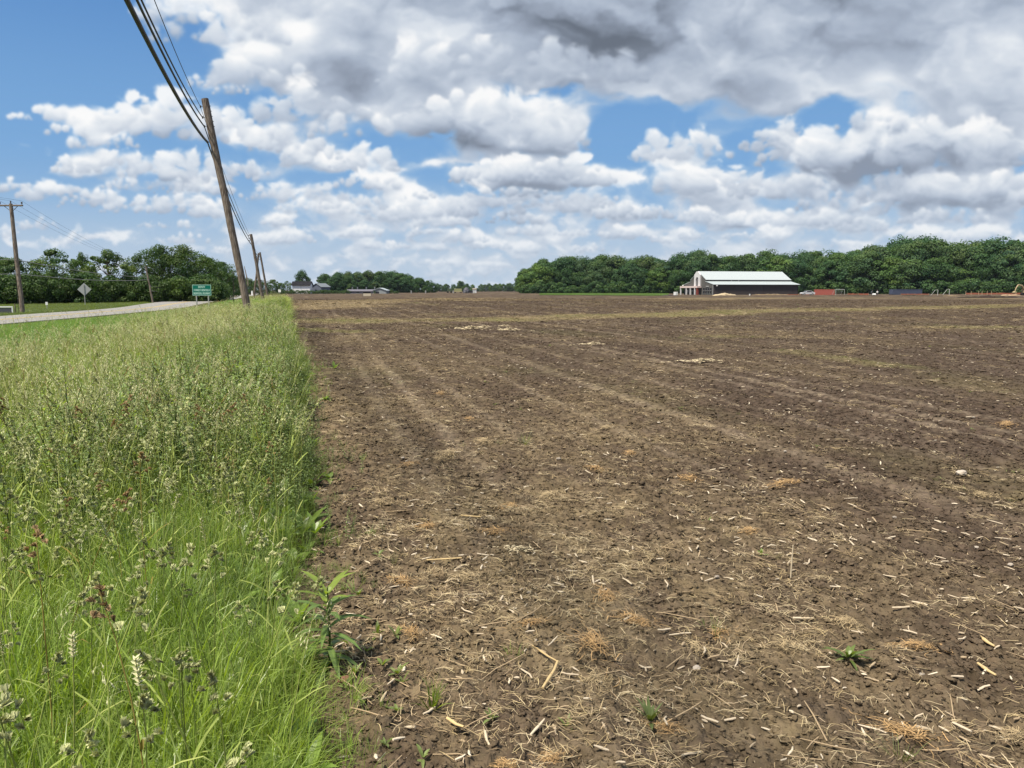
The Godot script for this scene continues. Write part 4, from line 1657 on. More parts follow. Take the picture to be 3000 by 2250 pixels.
func container(column: float, depth: float, long: float, tall: float, col: Color, key: String, label: String, turn: float) -> Node3D:
	var o := thing("shipping_container", label, "container", at(column, depth), deg_to_rad(-YAW) + turn)
	var m := paint(key, col, 0.6)
	var deep := 2.4
	box_part(o, "body", Vector3(0, 0.12, -deep), Vector3(long, tall, 0), m)
	var n := int(long / 0.45)
	for k in n:
		var x := 0.2 + k * (long - 0.4) / n
		box_part(o, "corrugation", Vector3(x, 0.3, 0.0), Vector3(x + 0.2, tall - 0.15, 0.05), m)
	for y in [0.1, tall - 0.12]:
		box_part(o, "rail", Vector3(-0.02, y, -0.05), Vector3(long + 0.02, y + 0.14, 0.07), m)
	for k in 2:
		box_part(o, "door", Vector3(-0.05, 0.25, -1.15 - k * 1.15), Vector3(0.0, tall - 0.15, -0.1 - k * 1.15), m)
	return o


func goal(column: float, depth: float, wide: float, tall: float, turn: float, label: String) -> void:
	var o := thing("football_goal", label, "goal", at(column, depth), deg_to_rad(-YAW) + turn)
	var m := paint("goal_grey", Color(0.42, 0.43, 0.41), 0.6)
	for x in [0.0, wide]:
		var sh := Shape.new()
		sh.tube([Vector3(x, -0.1, 0), Vector3(x, tall, 0)], [0.05, 0.05], 8)
		part(o, "post", sh.mesh(), m)
		sh = Shape.new()
		sh.tube([Vector3(x, tall, 0), Vector3(x, tall - 0.05, -0.7), Vector3(x, 0.02, -1.9)], [0.035, 0.035, 0.035], 8)
		part(o, "stay", sh.mesh(), m)
	var bar := Shape.new()
	bar.tube([Vector3(0, tall, 0), Vector3(wide, tall, 0)], [0.07, 0.07], 8)
	part(o, "crossbar", bar.mesh(), m)
	var net := Shape.new()
	for k in 9:
		var x := wide * k / 8.0
		net.tube([Vector3(x, tall, -0.05), Vector3(x, tall - 0.1, -0.7), Vector3(x, 0.02, -1.85)], [0.008, 0.008, 0.008], 4)
	for k in 6:
		var y := tall * k / 6.0
		var z := lerpf(-1.9, -0.7, k / 6.0)
		net.tube([Vector3(0, y, z), Vector3(wide, y, z)], [0.008, 0.008], 4)
	part(o, "net", net.mesh(), m)


func car(column: float, depth: float, turn: float, col: Color, key: String, label: String) -> void:
	var o := thing("parked_car", label, "car", at(column, depth), deg_to_rad(-YAW) + turn)
	var body := paint(key, col, 0.35)
	var sh := Shape.new()
	sh.slab([Vector2(-2.2, 0.3), Vector2(2.15, 0.3), Vector2(2.25, 0.6), Vector2(2.1, 0.85), Vector2(1.1, 0.95), Vector2(0.5, 1.42), Vector2(-0.9, 1.45), Vector2(-1.7, 1.0), Vector2(-2.2, 0.9)], 0.85, 1.7)
	part(o, "body", sh.mesh(), body)
	for z in [0.853, -0.862]:
		sh = Shape.new()
		sh.slab([Vector2(-1.35, 0.98), Vector2(0.85, 0.98), Vector2(0.42, 1.34), Vector2(-0.82, 1.36)], z, 0.008)
		part(o, "side_window", sh.mesh(), mats.dark_glass)
	sh = Shape.new()
	sh.quad(Vector3(1.11, 0.97, 0.75), Vector3(0.52, 1.41, 0.68), Vector3(0.52, 1.41, -0.68), Vector3(1.11, 0.97, -0.75))
	var ws := part(o, "windscreen", sh.mesh(), mats.dark_glass)
	ws.position = Vector3(0.01, 0.012, 0)
	for x in [-1.35, 1.35]:
		for z in [0.78, -0.78]:
			sh = Shape.new()
			sh.tube([Vector3(x, 0.33, z - 0.1), Vector3(x, 0.33, z + 0.1)], [0.33, 0.33], 14, Color(0.02, 0.02, 0.02))
			sh.tube([Vector3(x, 0.33, z + signf(z) * 0.1), Vector3(x, 0.33, z + signf(z) * 0.11)], [0.2, 0.2], 10, Color(0.3, 0.3, 0.3))
			part(o, "wheel", sh.mesh(), tinted("fitting", 0.6))
	for z in [0.6, -0.6]:
		box_part(o, "headlight", Vector3(2.18, 0.62, z - 0.15), Vector3(2.26, 0.76, z + 0.15), mats.white_paint)


func person(column: float, depth: float, turn: float, shirt: Color, trousers: Color, label: String, lean: float) -> void:
	# one skin of overlapping tapered limbs
	var sh := Shape.new()
	var skin := Color(0.35, 0.2, 0.14)
	var hip := Vector3(0, 0.92, 0)
	var neck := Vector3(0.0, 1.45 - lean * 0.12, lean * 0.45)
	for s in [-1.0, 1.0]:
		sh.tube([hip + Vector3(s * 0.09, 0.02, 0), Vector3(s * 0.12, 0.48, 0.05), Vector3(s * 0.13, 0.08, 0.0), Vector3(s * 0.13, 0.03, 0.16)], [0.095, 0.07, 0.05, 0.045], 8, trousers)
		sh.tube([neck + Vector3(s * 0.17, -0.04, 0), neck + Vector3(s * 0.26, -0.32, 0.08), neck + Vector3(s * 0.2, -0.5, 0.27)], [0.06, 0.048, 0.04], 8, shirt)
		sh.lump(neck + Vector3(s * 0.2, -0.53, 0.3), Vector3(0.045, 0.06, 0.05), 0.1, grain, s, 1, skin)
	sh.tube([hip - Vector3(0, 0.06, 0), hip.lerp(neck, 0.4), hip.lerp(neck, 0.85), neck, neck + Vector3(0, 0.12, lean * 0.05)], [0.15, 0.15, 0.18, 0.09, 0.055], 10, shirt)
	sh.lump(neck + Vector3(0, 0.21, 0.03 + lean * 0.08), Vector3(0.085, 0.115, 0.1), 0.05, grain, 2.0, 2, skin)
	sh.lump(neck + Vector3(0, 0.255, 0.0 + lean * 0.08), Vector3(0.092, 0.085, 0.1), 0.05, grain, 3.0, 2, Color(0.04, 0.03, 0.02))
	solo("person", sh.mesh(), tinted("cloth", 0.9), label, "person", at(column, depth), turn)


func build_site() -> void:
	# things on the building ground right of the barn
	container(2388, 255, 6.1, 1.95, Color(0.30, 0.075, 0.055), "rust_red", "rust red shipping container right of the dark barn", deg_to_rad(-14.0))
	container(2616, 262, 10.2, 1.9, Color(0.050, 0.062, 0.105), "slate_blue", "long dark blue container in front of the wood", deg_to_rad(2.0))
	car(2366, 252, deg_to_rad(184.0), Color(0.5, 0.5, 0.52), "silver_car", "silver car parked between the dark barn and the red container")
	goal(2449, 246, 3.2, 1.85, deg_to_rad(14.0), "white football goal beside the red container")
	goal(2748, 240, 2.6, 1.75, deg_to_rad(62.0), "white football goal seen from the side, near the blue container")
	goal(2782, 262, 2.8, 1.9, deg_to_rad(62.0), "white football goal seen from the side, beside the orange fence")
	person(2553, 250, 0.9, Color(0.10, 0.11, 0.12), Color(0.05, 0.05, 0.06), "person in dark clothes bending at the end of a white drum", 0.5)
	person(2571, 250, -1.2, Color(0.6, 0.6, 0.6), Color(0.06, 0.06, 0.08), "person in a white shirt standing by a white drum", 0.15)
	var drum := Shape.new()
	drum.tube([Vector3(-0.55, 0.32, 0), Vector3(-0.5, 0.32, 0), Vector3(0.5, 0.32, 0), Vector3(0.55, 0.32, 0)], [0.24, 0.32, 0.32, 0.24], 14)
	solo("water_drum", drum.mesh(), mats.white_paint, "white drum lying between two people", "drum", at(2561, 250), deg_to_rad(-YAW))
	# orange mesh fences on thin stakes
	for q in [[2484, 2545, 252, "orange mesh fence behind the football goal", 0.75], [2640, 2722, 262, "orange mesh fence in front of the blue container", 0.45], [2830, 3010, 270, "orange mesh fence at the foot of the wood", 0.75], [2345, 2400, 262, "orange mesh fence behind the silver car", 0.6], [2215, 2340, 250, "orange mesh fence along the long wall of the dark barn", 0.3]]:
		var a := at(q[0], q[2])
		var b := at(q[1], q[2])
		var o := thing("mesh_fence", q[3], "fence", a)
		var sh := Shape.new()
		var n := 12
		for k in n:
			var p := (b - a) * (k / float(n))
			var r := (b - a) * ((k + 1) / float(n))
			var h0: float = q[4] * (0.85 + 0.25 * grain.get_noise_2d(k * 0.9, q[0]))
			var h1: float = q[4] * (0.85 + 0.25 * grain.get_noise_2d((k + 1) * 0.9, q[0]))
			sh.quad(p + Vector3(0, 0.1, 0), p + Vector3(0, h0, 0), r + Vector3(0, h1, 0), r + Vector3(0, 0.1, 0))
			sh.quad(p + Vector3(0, 0.1, -0.02), r + Vector3(0, 0.1, -0.02), r + Vector3(0, h1, -0.02), p + Vector3(0, h0, -0.02))
		part(o, "mesh", sh.mesh(), paint("orange_mesh", Color(0.30, 0.105, 0.065), 0.8))
		for k in 5:
			var p := (b - a) * (k / 4.0)
			sh = Shape.new()
			sh.tube([p + Vector3(0, -0.2, 0.03), p + Vector3(0, q[4] + 0.15, 0.03)], [0.03, 0.03], 6)
			part(o, "stake", sh.mesh(), paint("raw_wood", Color(0.38, 0.30, 0.19), 0.9))
	for x in [2830, 2846, 2868, 2878, 2893, 2905]:
		var sh := Shape.new()
		sh.box(Vector3(-0.05, -0.1, -0.05), Vector3(0.05, 1.35, 0.05))
		solo("survey_stake", sh.mesh(), mats.raw_wood, "pale wooden stake in front of the orange fence by the wood", "stake", at(x, 240.0 + x * 0.006), 0.3, "survey stakes by the wood")
	# heaps of earth
	heap(2125, 236, 5.4, 0.95, 2.4, Color(0.36, 0.29, 0.19), "pale sand heap in front of the dark barn", "sand_heap")
	heap(2255, 240, 12.0, 0.45, 2.0, Color(0.16, 0.12, 0.075), "low brown soil heap along the wall of the dark barn")
	heap(2500, 232, 16.0, 0.45, 2.0, Color(0.05, 0.038, 0.027), "long low dark soil heap in front of the two people")
	heap(2670, 226, 5.4, 0.6, 1.6, Color(0.05, 0.04, 0.028), "short dark soil heap below the blue container")
	heap(2707, 224, 4.4, 0.5, 1.4, Color(0.06, 0.045, 0.03), "small dark soil heap beside the lone football goal")
	heap(2895, 168, 13.0, 0.62, 2.4, Color(0.036, 0.027, 0.020), "long black soil bank in front of the orange fence")
	heap(2790, 205, 4.5, 0.25, 1.4, Color(0.2, 0.15, 0.09), "flat pale soil patch between the goals and the black bank")
	heap(1961, 236, 3.6, 0.5, 1.5, Color(0.05, 0.045, 0.042), "low dark heap left of the barn front")
	heap(2960, 236, 6.0, 0.5, 2.0, Color(0.34, 0.24, 0.16), "pale clay heap below the digger", "clay_heap")
	# white machine box and post beside the barn
	var o := thing("tool_box", "small white cabinet left of the barn porch", "cabinet", at(1980, 250), deg_to_rad(-YAW))
	box_part(o, "body", Vector3(-0.6, 0.1, -0.5), Vector3(0.6, 1.15, 0.3), mats.white_paint)
	box_part(o, "door", Vector3(-0.05, 0.2, 0.301), Vector3(0.5, 1.05, 0.33), paint("pale_grey", Color(0.45, 0.47, 0.45), 0.6))
	box_part(o, "skid", Vector3(-0.65, -0.1, -0.45), Vector3(0.65, 0.099, 0.25), mats.dark_panel)
	o = thing("white_bucket", "small white bucket on the ground in front of the barn", "bucket", at(2197, 232), 0.0)
	var sh3 := Shape.new()
	sh3.tube([Vector3(0, 0.0, 0), Vector3(0, 0.42, 0)], [0.17, 0.21], 12)
	part(o, "body", sh3.mesh(), mats.white_paint)
	sh3 = Shape.new()
	sh3.tube([Vector3(0, 0.42, 0), Vector3(0, 0.46, 0)], [0.225, 0.225], 12)
	part(o, "rim", sh3.mesh(), mats.pale_grey)
	# digger at the right edge
	o = thing("digger", "tan excavator with raised arm at the right end of the orange fence", "excavator", at(3012, 250), deg_to_rad(-YAW + 8.0))
	var tan_ := paint("digger_tan", Color(0.31, 0.24, 0.13), 0.6)
	for z in [-1.2, 0.6]:
		var tr := Shape.new()
		tr.slab([Vector2(-1.7, 0.15), Vector2(-1.4, 0.0), Vector2(1.4, 0.0), Vector2(1.7, 0.15), Vector2(1.8, 0.5), Vector2(1.4, 0.8), Vector2(-1.4, 0.8), Vector2(-1.8, 0.5)], z + 0.6, 0.6)
		part(o, "track", tr.mesh(), paint("rubber", Color(0.03, 0.03, 0.03), 0.9))
	box_part(o, "house", Vector3(-1.2, 0.85, -1.3), Vector3(2.2, 1.9, 1.2), tan_)
	var cab := box_part(o, "cab", Vector3(-1.25, 0.9, 0.1), Vector3(0.1, 2.7, 1.25), tan_)
	box_part(cab, "window", Vector3(-1.1, 1.6, 1.251), Vector3(-0.1, 2.5, 1.28), mats.dark_glass)
	var boom := Shape.new()
	boom.tube([Vector3(-0.8, 1.5, -0.5), Vector3(-2.0, 3.1, -0.5), Vector3(-3.3, 3.3, -0.5)], [0.3, 0.32, 0.22], 8)
	part(o, "boom", boom.mesh(), tan_)
	boom = Shape.new()
	boom.tube([Vector3(-3.2, 3.35, -0.5), Vector3(-3.9, 2.4, -0.5), Vector3(-4.3, 1.2, -0.5)], [0.24, 0.2, 0.15], 8)
	part(o, "stick", boom.mesh(), tan_)
	boom = Shape.new()
	boom.slab([Vector2(-4.5, 1.3), Vector2(-4.1, 1.2), Vector2(-3.9, 0.8), Vector2(-4.1, 0.5), Vector2(-4.7, 0.55), Vector2(-4.85, 0.9)], 0.0, 1.0)
	part(o, "bucket", boom.mesh(), tan_)


func house(called: String, label: String, column: float, depth: float, turn: float, size: Vector3, rise: float, over: float, wall: Material, roof: Material, category: String, gable_front: bool) -> Node3D:
	# walls size.x wide, size.y to the eave, size.z deep; ridge along x, or along z when the gable faces us
	var o := thing(called, label, category, at(column, depth), deg_to_rad(-YAW) + turn)
	var sh := Shape.new()
	var half := size.x * 0.5
	if gable_front:
		sh.slab([Vector2(-half, -0.5), Vector2(half, -0.5), Vector2(half, size.y), Vector2(0, size.y + rise), Vector2(-half, size.y)], 0.0, size.z)
		part(o, "wall", sh.mesh(), wall)
		for s in [-1.0, 1.0]:
			sh = Shape.new()
			var k: float = rise / half
			var p := [Vector2(0, size.y + rise + 0.02), Vector2(s * (half + over), size.y - over * k + 0.02), Vector2(s * (half + over), size.y - over * k + 0.2), Vector2(0, size.y + rise + 0.2)]
			sh.slab(p, over, size.z + 2.0 * over)
			part(o, "roof", sh.mesh(), roof)
	else:
		sh.slab([Vector2(0, -0.5), Vector2(size.z, -0.5), Vector2(size.z, size.y), Vector2(size.z * 0.5, size.y + rise), Vector2(0, size.y)], 0.0, size.x)
		var w := part(o, "wall", sh.mesh(), wall)
		w.rotation.y = PI / 2.0
		w.position = Vector3(half, 0, 0)
		for s in [0, 1]:
			sh = Shape.new()
			var k: float = rise / (size.z * 0.5)
			var e := -over if s == 0 else size.z + over
			var p := [Vector2(size.z * 0.5, size.y + rise + 0.02), Vector2(e, size.y - over * k + 0.02), Vector2(e, size.y - over * k + 0.2), Vector2(size.z * 0.5, size.y + rise + 0.2)]
			sh.slab(p, over, size.x + 2.0 * over)
			var r := part(o, "roof", sh.mesh(), roof)
			r.rotation.y = PI / 2.0
			r.position = Vector3(half, 0, 0)
	return o


func build_farms() -> void:
	var white := paint("farm_white", Color(0.74, 0.74, 0.76), 0.6)
	var black := paint("dark_shingle", Color(0.016, 0.016, 0.019), 0.9)
	var slate := paint("slate_wall", Color(0.105, 0.12, 0.16), 0.8)
	var pale := paint("pale_roof", Color(0.30, 0.34, 0.36), 0.6)
	var o := house("farm_shed", "white-walled farm building with a steep dark roof, left of the field", 882, 345, deg_to_rad(3.0), Vector3(7.8, 3.9, 6.0), 1.5, 0.45, white, black, "farm building", false)
	box_part(o, "downpipe", Vector3(-0.05, 0.2, 0.0), Vector3(0.06, 3.7, 0.06), pale)
	o = house("gabled_house", "slate blue gabled house beside the white farm building", 927, 352, deg_to_rad(-22.0), Vector3(5.2, 3.1, 7.0), 1.5, 0.3, slate, paint("slate_roof", Color(0.16, 0.18, 0.2), 0.8), "house", true)
	box_part(o, "window", Vector3(-0.5, 0.9, 0.001), Vector3(0.5, 1.8, 0.05), mats.dark_glass)
	# long low house with chimneys and a pale garage gable
	o = house("low_house", "long low mauve-grey house in front of the dark wood", 1053, 372, deg_to_rad(-6.0), Vector3(13.5, 1.1, 7.0), 0.75, 0.3, paint("mauve_wall", Color(0.12, 0.115, 0.14), 0.8), paint("mauve_roof", Color(0.13, 0.125, 0.15), 0.8), "house", false)
	for x in [-4.8, -2.2, 2.2, 6.4]:
		box_part(o, "chimney", Vector3(x, 1.4, -3.8), Vector3(x + 0.4, 3.2, -3.3), paint("chimney_grey", Color(0.17, 0.18, 0.2), 0.8))
	for x in [-5.0, -1.5, 2.5]:
		var wn := box_part(o, "window", Vector3(x, 0.2, 0.001), Vector3(x + 1.4, 0.85, 0.04), mats.dark_glass)
		box_part(wn, "sill", Vector3(x - 0.1, 0.1, 0.001), Vector3(x + 1.5, 0.199, 0.1), pale)
	o = house("garage", "pale grey garage with a low gable at the end of the low house", 1112, 365, deg_to_rad(-4.0), Vector3(6.4, 1.5, 7.0), 1.1, 0.35, paint("garage_wall", Color(0.24, 0.26, 0.27), 0.8), pale, "garage", true)
	box_part(o, "garage_door", Vector3(-2.0, -0.2, 0.001), Vector3(-0.3, 1.0, 0.05), mats.dark_glass)
	tree("bush_b", at(1144, 372), 1.9, 0.8, "round green bush right of the pale garage", "", "hedge_bush", "bush")
	tree("bush_a", at(1160, 374), 1.3, 1.6, "low green hedge right of the pale garage", "", "hedge_bush", "bush")
	tree("bush_a", at(1097, 361), 1.4, 0.6, "small dark bush in front of the pale garage", "", "hedge_bush", "bush")
	# board sign in the field
	o = thing("field_board", "tan board with a dark top on two posts standing in the field", "sign", at(1075, 168), deg_to_rad(-YAW + 4.0))
	box_part(o, "board", Vector3(-0.85, 0.25, -0.02), Vector3(0.85, 0.80, 0.02), paint("tan_board", Color(0.50, 0.44, 0.34), 0.9))
	box_part(o, "top_panel", Vector3(-0.85, 0.801, -0.025), Vector3(0.85, 1.08, 0.025), black)
	for x in [-0.95, 0.86]:
		box_part(o, "post", Vector3(x, -0.3, -0.05), Vector3(x + 0.09, 1.12, 0.05), paint("post_grey", Color(0.12, 0.12, 0.12), 0.9))
	# white box at the road
	o = thing("notice_board", "small white square notice board on a post left of the white farm building", "sign", at(819, 300), deg_to_rad(-YAW))
	box_part(o, "plate", Vector3(-0.5, 0.75, 0.0), Vector3(0.5, 1.75, 0.06), mats.white_paint)
	box_part(o, "mark", Vector3(-0.2, 1.15, 0.061), Vector3(0.2, 1.3, 0.075), mats.pale_grey)
	box_part(o, "post", Vector3(-0.06, -0.3, -0.08), Vector3(0.06, 1.6, -0.001), mats.post_grey)
	# white marker at the road end
	o = thing("white_post", "white post beside the far end of the road", "post", at(738, 250), deg_to_rad(-YAW))
	box_part(o, "body", Vector3(-0.22, -0.2, -0.1), Vector3(0.22, 1.5, 0.1), mats.white_paint)
	box_part(o, "cap", Vector3(-0.26, 1.501, -0.14), Vector3(0.26, 1.58, 0.14), mats.pale_grey)
	# farm wagons far off
	o = thing("farm_wagon", "dark green farm wagon far off at the end of the field", "wagon", at(1317, 420), deg_to_rad(-YAW))
	box_part(o, "bed", Vector3(-1.3, 0.9, -0.8), Vector3(1.3, 2.4, 0.8), paint("wagon_green", Color(0.045, 0.07, 0.035), 0.7))
	for x in [-0.9, 0.9]:
		var sh := Shape.new()
		sh.tube([Vector3(x, 0.5, -0.9), Vector3(x, 0.5, 0.9)], [0.5, 0.5], 14)
		part(o, "wheel", sh.mesh(), mats.rubber)
	o = thing("hay_wagon", "pale yellow-green hay wagon far off at the end of the field", "wagon", at(1342, 420), deg_to_rad(-YAW))
	box_part(o, "load", Vector3(-2.1, 0.85, -1.0), Vector3(2.1, 2.4, 1.0), paint("hay", Color(0.25, 0.26, 0.13), 0.95))
	box_part(o, "bed", Vector3(-2.2, 0.65, -1.05), Vector3(2.2, 0.849, 1.05), mats.raw_wood)
	for x in [-1.5, 1.5]:
		var sh := Shape.new()
		sh.tube([Vector3(x, 0.35, -1.0), Vector3(x, 0.35, 1.0)], [0.35, 0.35], 14)
		part(o, "wheel", sh.mesh(), mats.rubber)
	o = thing("domed_hut", "dark domed shelter between the hay wagon and a white shed", "shelter", at(1366, 430), deg_to_rad(-YAW))
	var dome := Shape.new()
	dome.lump(Vector3(0, 0.2, 0), Vector3(1.9, 2.9, 1.9), 0.06, grain, 4.0, 3)
	part(o, "cover", dome.mesh(), paint("tarp", Color(0.06, 0.06, 0.08), 0.7))
	box_part(o, "door", Vector3(-0.5, 0.0, 1.82), Vector3(0.5, 1.3, 1.92), black)
	car(1374, 405, deg_to_rad(200.0), Color(0.05, 0.045, 0.05), "dark_car", "dark car parked far off beside the domed shelter")
	o = house("white_shed", "small white shed far off right of the domed shelter", 1390, 440, 0.0, Vector3(2.0, 1.9, 3.0), 0.6, 0.2, white, paint("tan_roof", Color(0.22, 0.2, 0.17), 0.8), "shed", false)
	box_part(o, "door", Vector3(-0.4, 0.0, 0.001), Vector3(0.4, 1.5, 0.04), mats.pale_grey)
	for x in [1328, 1447 - 200, 1205]:
		var sh := Shape.new()
		sh.box(Vector3(-0.25, -0.2, -0.2), Vector3(0.25, 1.5, 0.2))
		solo("concrete_post", sh.mesh(), paint("concrete", Color(0.36, 0.35, 0.33), 0.9), "pale post standing at the far end of the field", "post", at(x, 400), 0.2, "posts at the far end of the field")


# ================================================================ what lies on the soil
# random points of the field: density(r) per square metre, between two distances and bearings
func field_points(r0: float, r1: float, a0: float, a1: float, density: Callable) -> PackedVector2Array:
	var out := PackedVector2Array()
	var r := r0
	var carry := 0.0
	while r < r1:
		var dr := maxf(0.06, r * 0.03)
		var n := deg_to_rad(a1 - a0) * r * dr * float(density.call(r)) + carry
		for k in int(n):
			var rr := r + dr * rng.randf()
			var a := deg_to_rad(lerpf(a0, a1, rng.randf()) + YAW)
			out.append(Vector2(sin(a) * rr, -cos(a) * rr))
		carry = n - int(n)
		r += dr
	return out


func strand(sh: Shape, p: Vector3, ang: float, length: float, width: float, curl: float, lift: float, col: Color, steps := 3) -> void:
	var pts := []
	var w := []
	var q := p
	var a := ang
	for k in steps + 1:
		pts.append(q)
		w.append(width * (1.0 if k < steps else 0.5))
		a += curl / steps
		q += Vector3(cos(a), 0, sin(a)) * length / steps
		q.y += lift * length / steps * (1.0 if k < steps / 2.0 else -1.0)
	sh.ribbon(pts, w, Vector3(-sin(ang + curl * 0.5), 0.25, cos(ang + curl * 0.5)).normalized(), col)


func stalk_mesh(length: float, r: float, bend: float, col: Color) -> Shape:
	# a snapped piece of dry stalk: jointed, slightly flattened
	var sh := Shape.new()
	var h := length * 0.5
	var pts := [Vector3(-h, 0, 0), Vector3(-h * 0.4, rnd(0, 0.1) * r, bend * 0.4), Vector3(-h * 0.34, 0, bend * 0.45), Vector3(h * 0.3, rnd(0, 0.3) * r, bend), Vector3(h, 0.0, bend * 0.3)]
	sh.tube(pts, [r * rnd(0.6, 1.0), r, r * 1.18, r * 0.95, r * rnd(0.5, 0.9)], 6, col)
	for k in sh.v.size():
		sh.v[k].y *= 0.75
	return sh


func build_soil_litter() -> void:
	rng.seed = 4242
	# ---- clods
	var clod_kinds := []
	for k in 6:
		var sh := Shape.new()
		sh.lump(Vector3.ZERO, Vector3(1.0, rnd(0.5, 0.8), rnd(0.7, 1.0)), 1.3, grain, 10.0 + k * 7.0, 2, Color.WHITE, 2.1)
		clod_kinds.append(sh.mesh())
	var bins := []
	for k in 6:
		bins.append(PackedFloat32Array())
	for p in field_points(1.5, 140.0, -43.0, 43.0, func(r: float) -> float: return 2700.0 if r < 4.5 else 2700.0 * 20.25 / (r * r)):
		if p.x < edge_x(p.y) + 0.02:
			continue
		var patch := grain.get_noise_2d(p.x * 1.3 + 3.0, p.y * 1.3)
		var on_line := line_of(p.x, p.y)
		var r := p.length()
		if rng.randf() < on_line * (0.4 if r < 8.0 else 0.85):
			continue
		var s := (0.0038 + 0.0085 * pow(rng.randf(), 2.6)) * (1.0 + 0.085 * maxf(0.0, r - 4.0))
		if rng.randf() < 0.05:
			s *= 1.9
		s *= 1.0 + 0.6 * patch
		var b := Basis.from_euler(Vector3(rnd(-0.6, 0.6), rnd(0, TAU), rnd(-0.6, 0.6))).scaled(Vector3(s, s * (0.8 if r < 12.0 else 0.55), s))
		var m := clampf(rnd(0.0, 1.0) + patch * 0.4 + on_line * 1.2, 0.0, 2.0)
		place(bins[rng.randi() % 6], b, Vector3(p.x, soil_height(p.x, p.y) + s * 0.1, p.y), soil_tint(p.x, p.y, m))
	for k in 6:
		mass("soil_clods", "brown crumbs and clods of earth strewn over the field", "soil", clod_kinds[k], mats.clod, bins[k])
	# ---- fine straw
	var straw_kinds := []
	for k in 5:
		var sh := Shape.new()
		for q in 13:
			var ang := rnd(0, TAU)
			var d := rnd(0.0, 0.09)
			var t := rnd(0.0, TAU)
			var tone := rnd(0.55, 1.15)
			strand(sh, Vector3(cos(t) * d, rnd(0.002, 0.014), sin(t) * d), ang, rnd(0.025, 0.085), rnd(0.0013, 0.0028), rnd(-1.2, 1.2), rnd(-0.05, 0.22), Color(tone, tone * rnd(0.94, 1.0), tone * rnd(0.85, 1.0)))
		straw_kinds.append(sh.mesh())
	bins.clear()
	for k in 5:
		bins.append(PackedFloat32Array())
	var straw_a := Color(0.40, 0.31, 0.175)
	var straw_b := Color(0.53, 0.44, 0.29)
	var straw_c := Color(0.20, 0.145, 0.085)
	for p in field_points(1.5, 80.0, -43.0, 43.0, func(r: float) -> float: return 225.0 if r < 5.0 else 225.0 * 25.0 / (r * r)):
		var u := p.x - edge_x(p.y)
		if u < 0.03:
			continue
		var cv := cover(p.x, p.y)
		var r := p.length()
		var clump := clampf(0.55 + 1.5 * grain.get_noise_2d(p.x * 0.9 + 40.0, p.y * 0.9), 0.0, 1.0)
		if rng.randf() > (0.15 + cv.x * 1.25 + 0.35 * line_of(p.x, p.y)) * (0.25 + clump):
			continue
		var s := rnd(0.55, 1.15) * (1.0 + 0.055 * maxf(0.0, r - 5.0))
		var b := Basis.from_euler(Vector3(rnd(-0.12, 0.12), rnd(0, TAU), rnd(-0.12, 0.12))).scaled(Vector3(s, s, s))
		var t := rng.randf()
		var col := straw_a.lerp(straw_b, t) if rng.randf() < 0.7 else straw_c.lerp(straw_a, t)
		if rng.randf() < cv.y * 0.9:
			col = Color(0.21, 0.235, 0.09)
		place(bins[rng.randi() % 5], b, Vector3(p.x, soil_height(p.x, p.y) + 0.008, p.y), col)
	for k in 5:
		mass("straw_litter", "fine tan straw littered over the brown field", "straw", straw_kinds[k], mats.straw, bins[k])
	# ---- pale chips, too many to count
	var chip_kinds := []
	for k in 5:
		chip_kinds.append(stalk_mesh(rnd(0.015, 0.045), rnd(0.0024, 0.0048), rnd(-0.004, 0.004), Color(1, 1, 1)).mesh())
	bins.clear()
	for k in 5:
		bins.append(PackedFloat32Array())
	for p in field_points(1.6, 40.0, -43.0, 43.0, func(r: float) -> float: return 85.0 if r < 5.0 else 85.0 * 25.0 / (r * r)):
		if p.x < edge_x(p.y) + 0.05 or rng.randf() > 0.45 + 0.9 * grain.get_noise_2d(p.x * 0.6, p.y * 0.6 + 70.0):
			continue
		var s := rnd(0.6, 1.5) * (1.0 + 0.03 * maxf(0.0, p.length() - 5.0))
		var b := Basis.from_euler(Vector3(rnd(-0.3, 0.3), rnd(0, TAU), rnd(-0.35, 0.35))).scaled(Vector3(s, s, s))
		var t := rnd(0.0, 1.0)
		place(bins[rng.randi() % 5], b, Vector3(p.x, soil_height(p.x, p.y) + 0.011, p.y), Color(0.30, 0.225, 0.14).lerp(Color(0.60, 0.52, 0.40), t))
	for k in 5:
		mass("stalk_chips", "small pale chips of dry stalk scattered on the soil", "straw", chip_kinds[k], mats.straw, bins[k])
	# ---- larger broken stalks, one by one
	var stalk_kinds := []
	for k in 7:
		var t := rnd(0.0, 1.0)
		stalk_kinds.append(stalk_mesh(rnd(0.045, 0.115), rnd(0.0034, 0.0062), rnd(-0.012, 0.012), Color(0.36, 0.275, 0.175).lerp(Color(0.58, 0.50, 0.38), t)).mesh())
	for k in 5:
		stalk_kinds.append(stalk_mesh(rnd(0.13, 0.26), rnd(0.0018, 0.0032), rnd(-0.04, 0.04), Color(0.36, 0.27, 0.165)).mesh())
	var laid := 0
	for p in field_points(2.2, 7.5, -36.0, 36.0, func(r: float) -> float: return 20.0 if r < 3.6 else 20.0 * 12.96 / (r * r)):
		if p.x < edge_x(p.y) + 0.08 or laid >= 210:
			continue
		laid += 1
		var which := rng.randi() % stalk_kinds.size()
		var o := solo("dry_stalk", stalk_kinds[which], mats.straw, "short broken piece of pale dry stalk lying on the soil" if which < 7 else "long thin tan straw stalk lying on the soil", "stalk", Vector3(p.x, soil_height(p.x, p.y) + 0.011, p.y), 0.0, "short broken stalks on the near soil" if which < 7 else "long straw stalks on the near soil")
		o.rotation = Vector3(rnd(-0.15, 0.15), rnd(0, TAU), rnd(-0.18, 0.18))
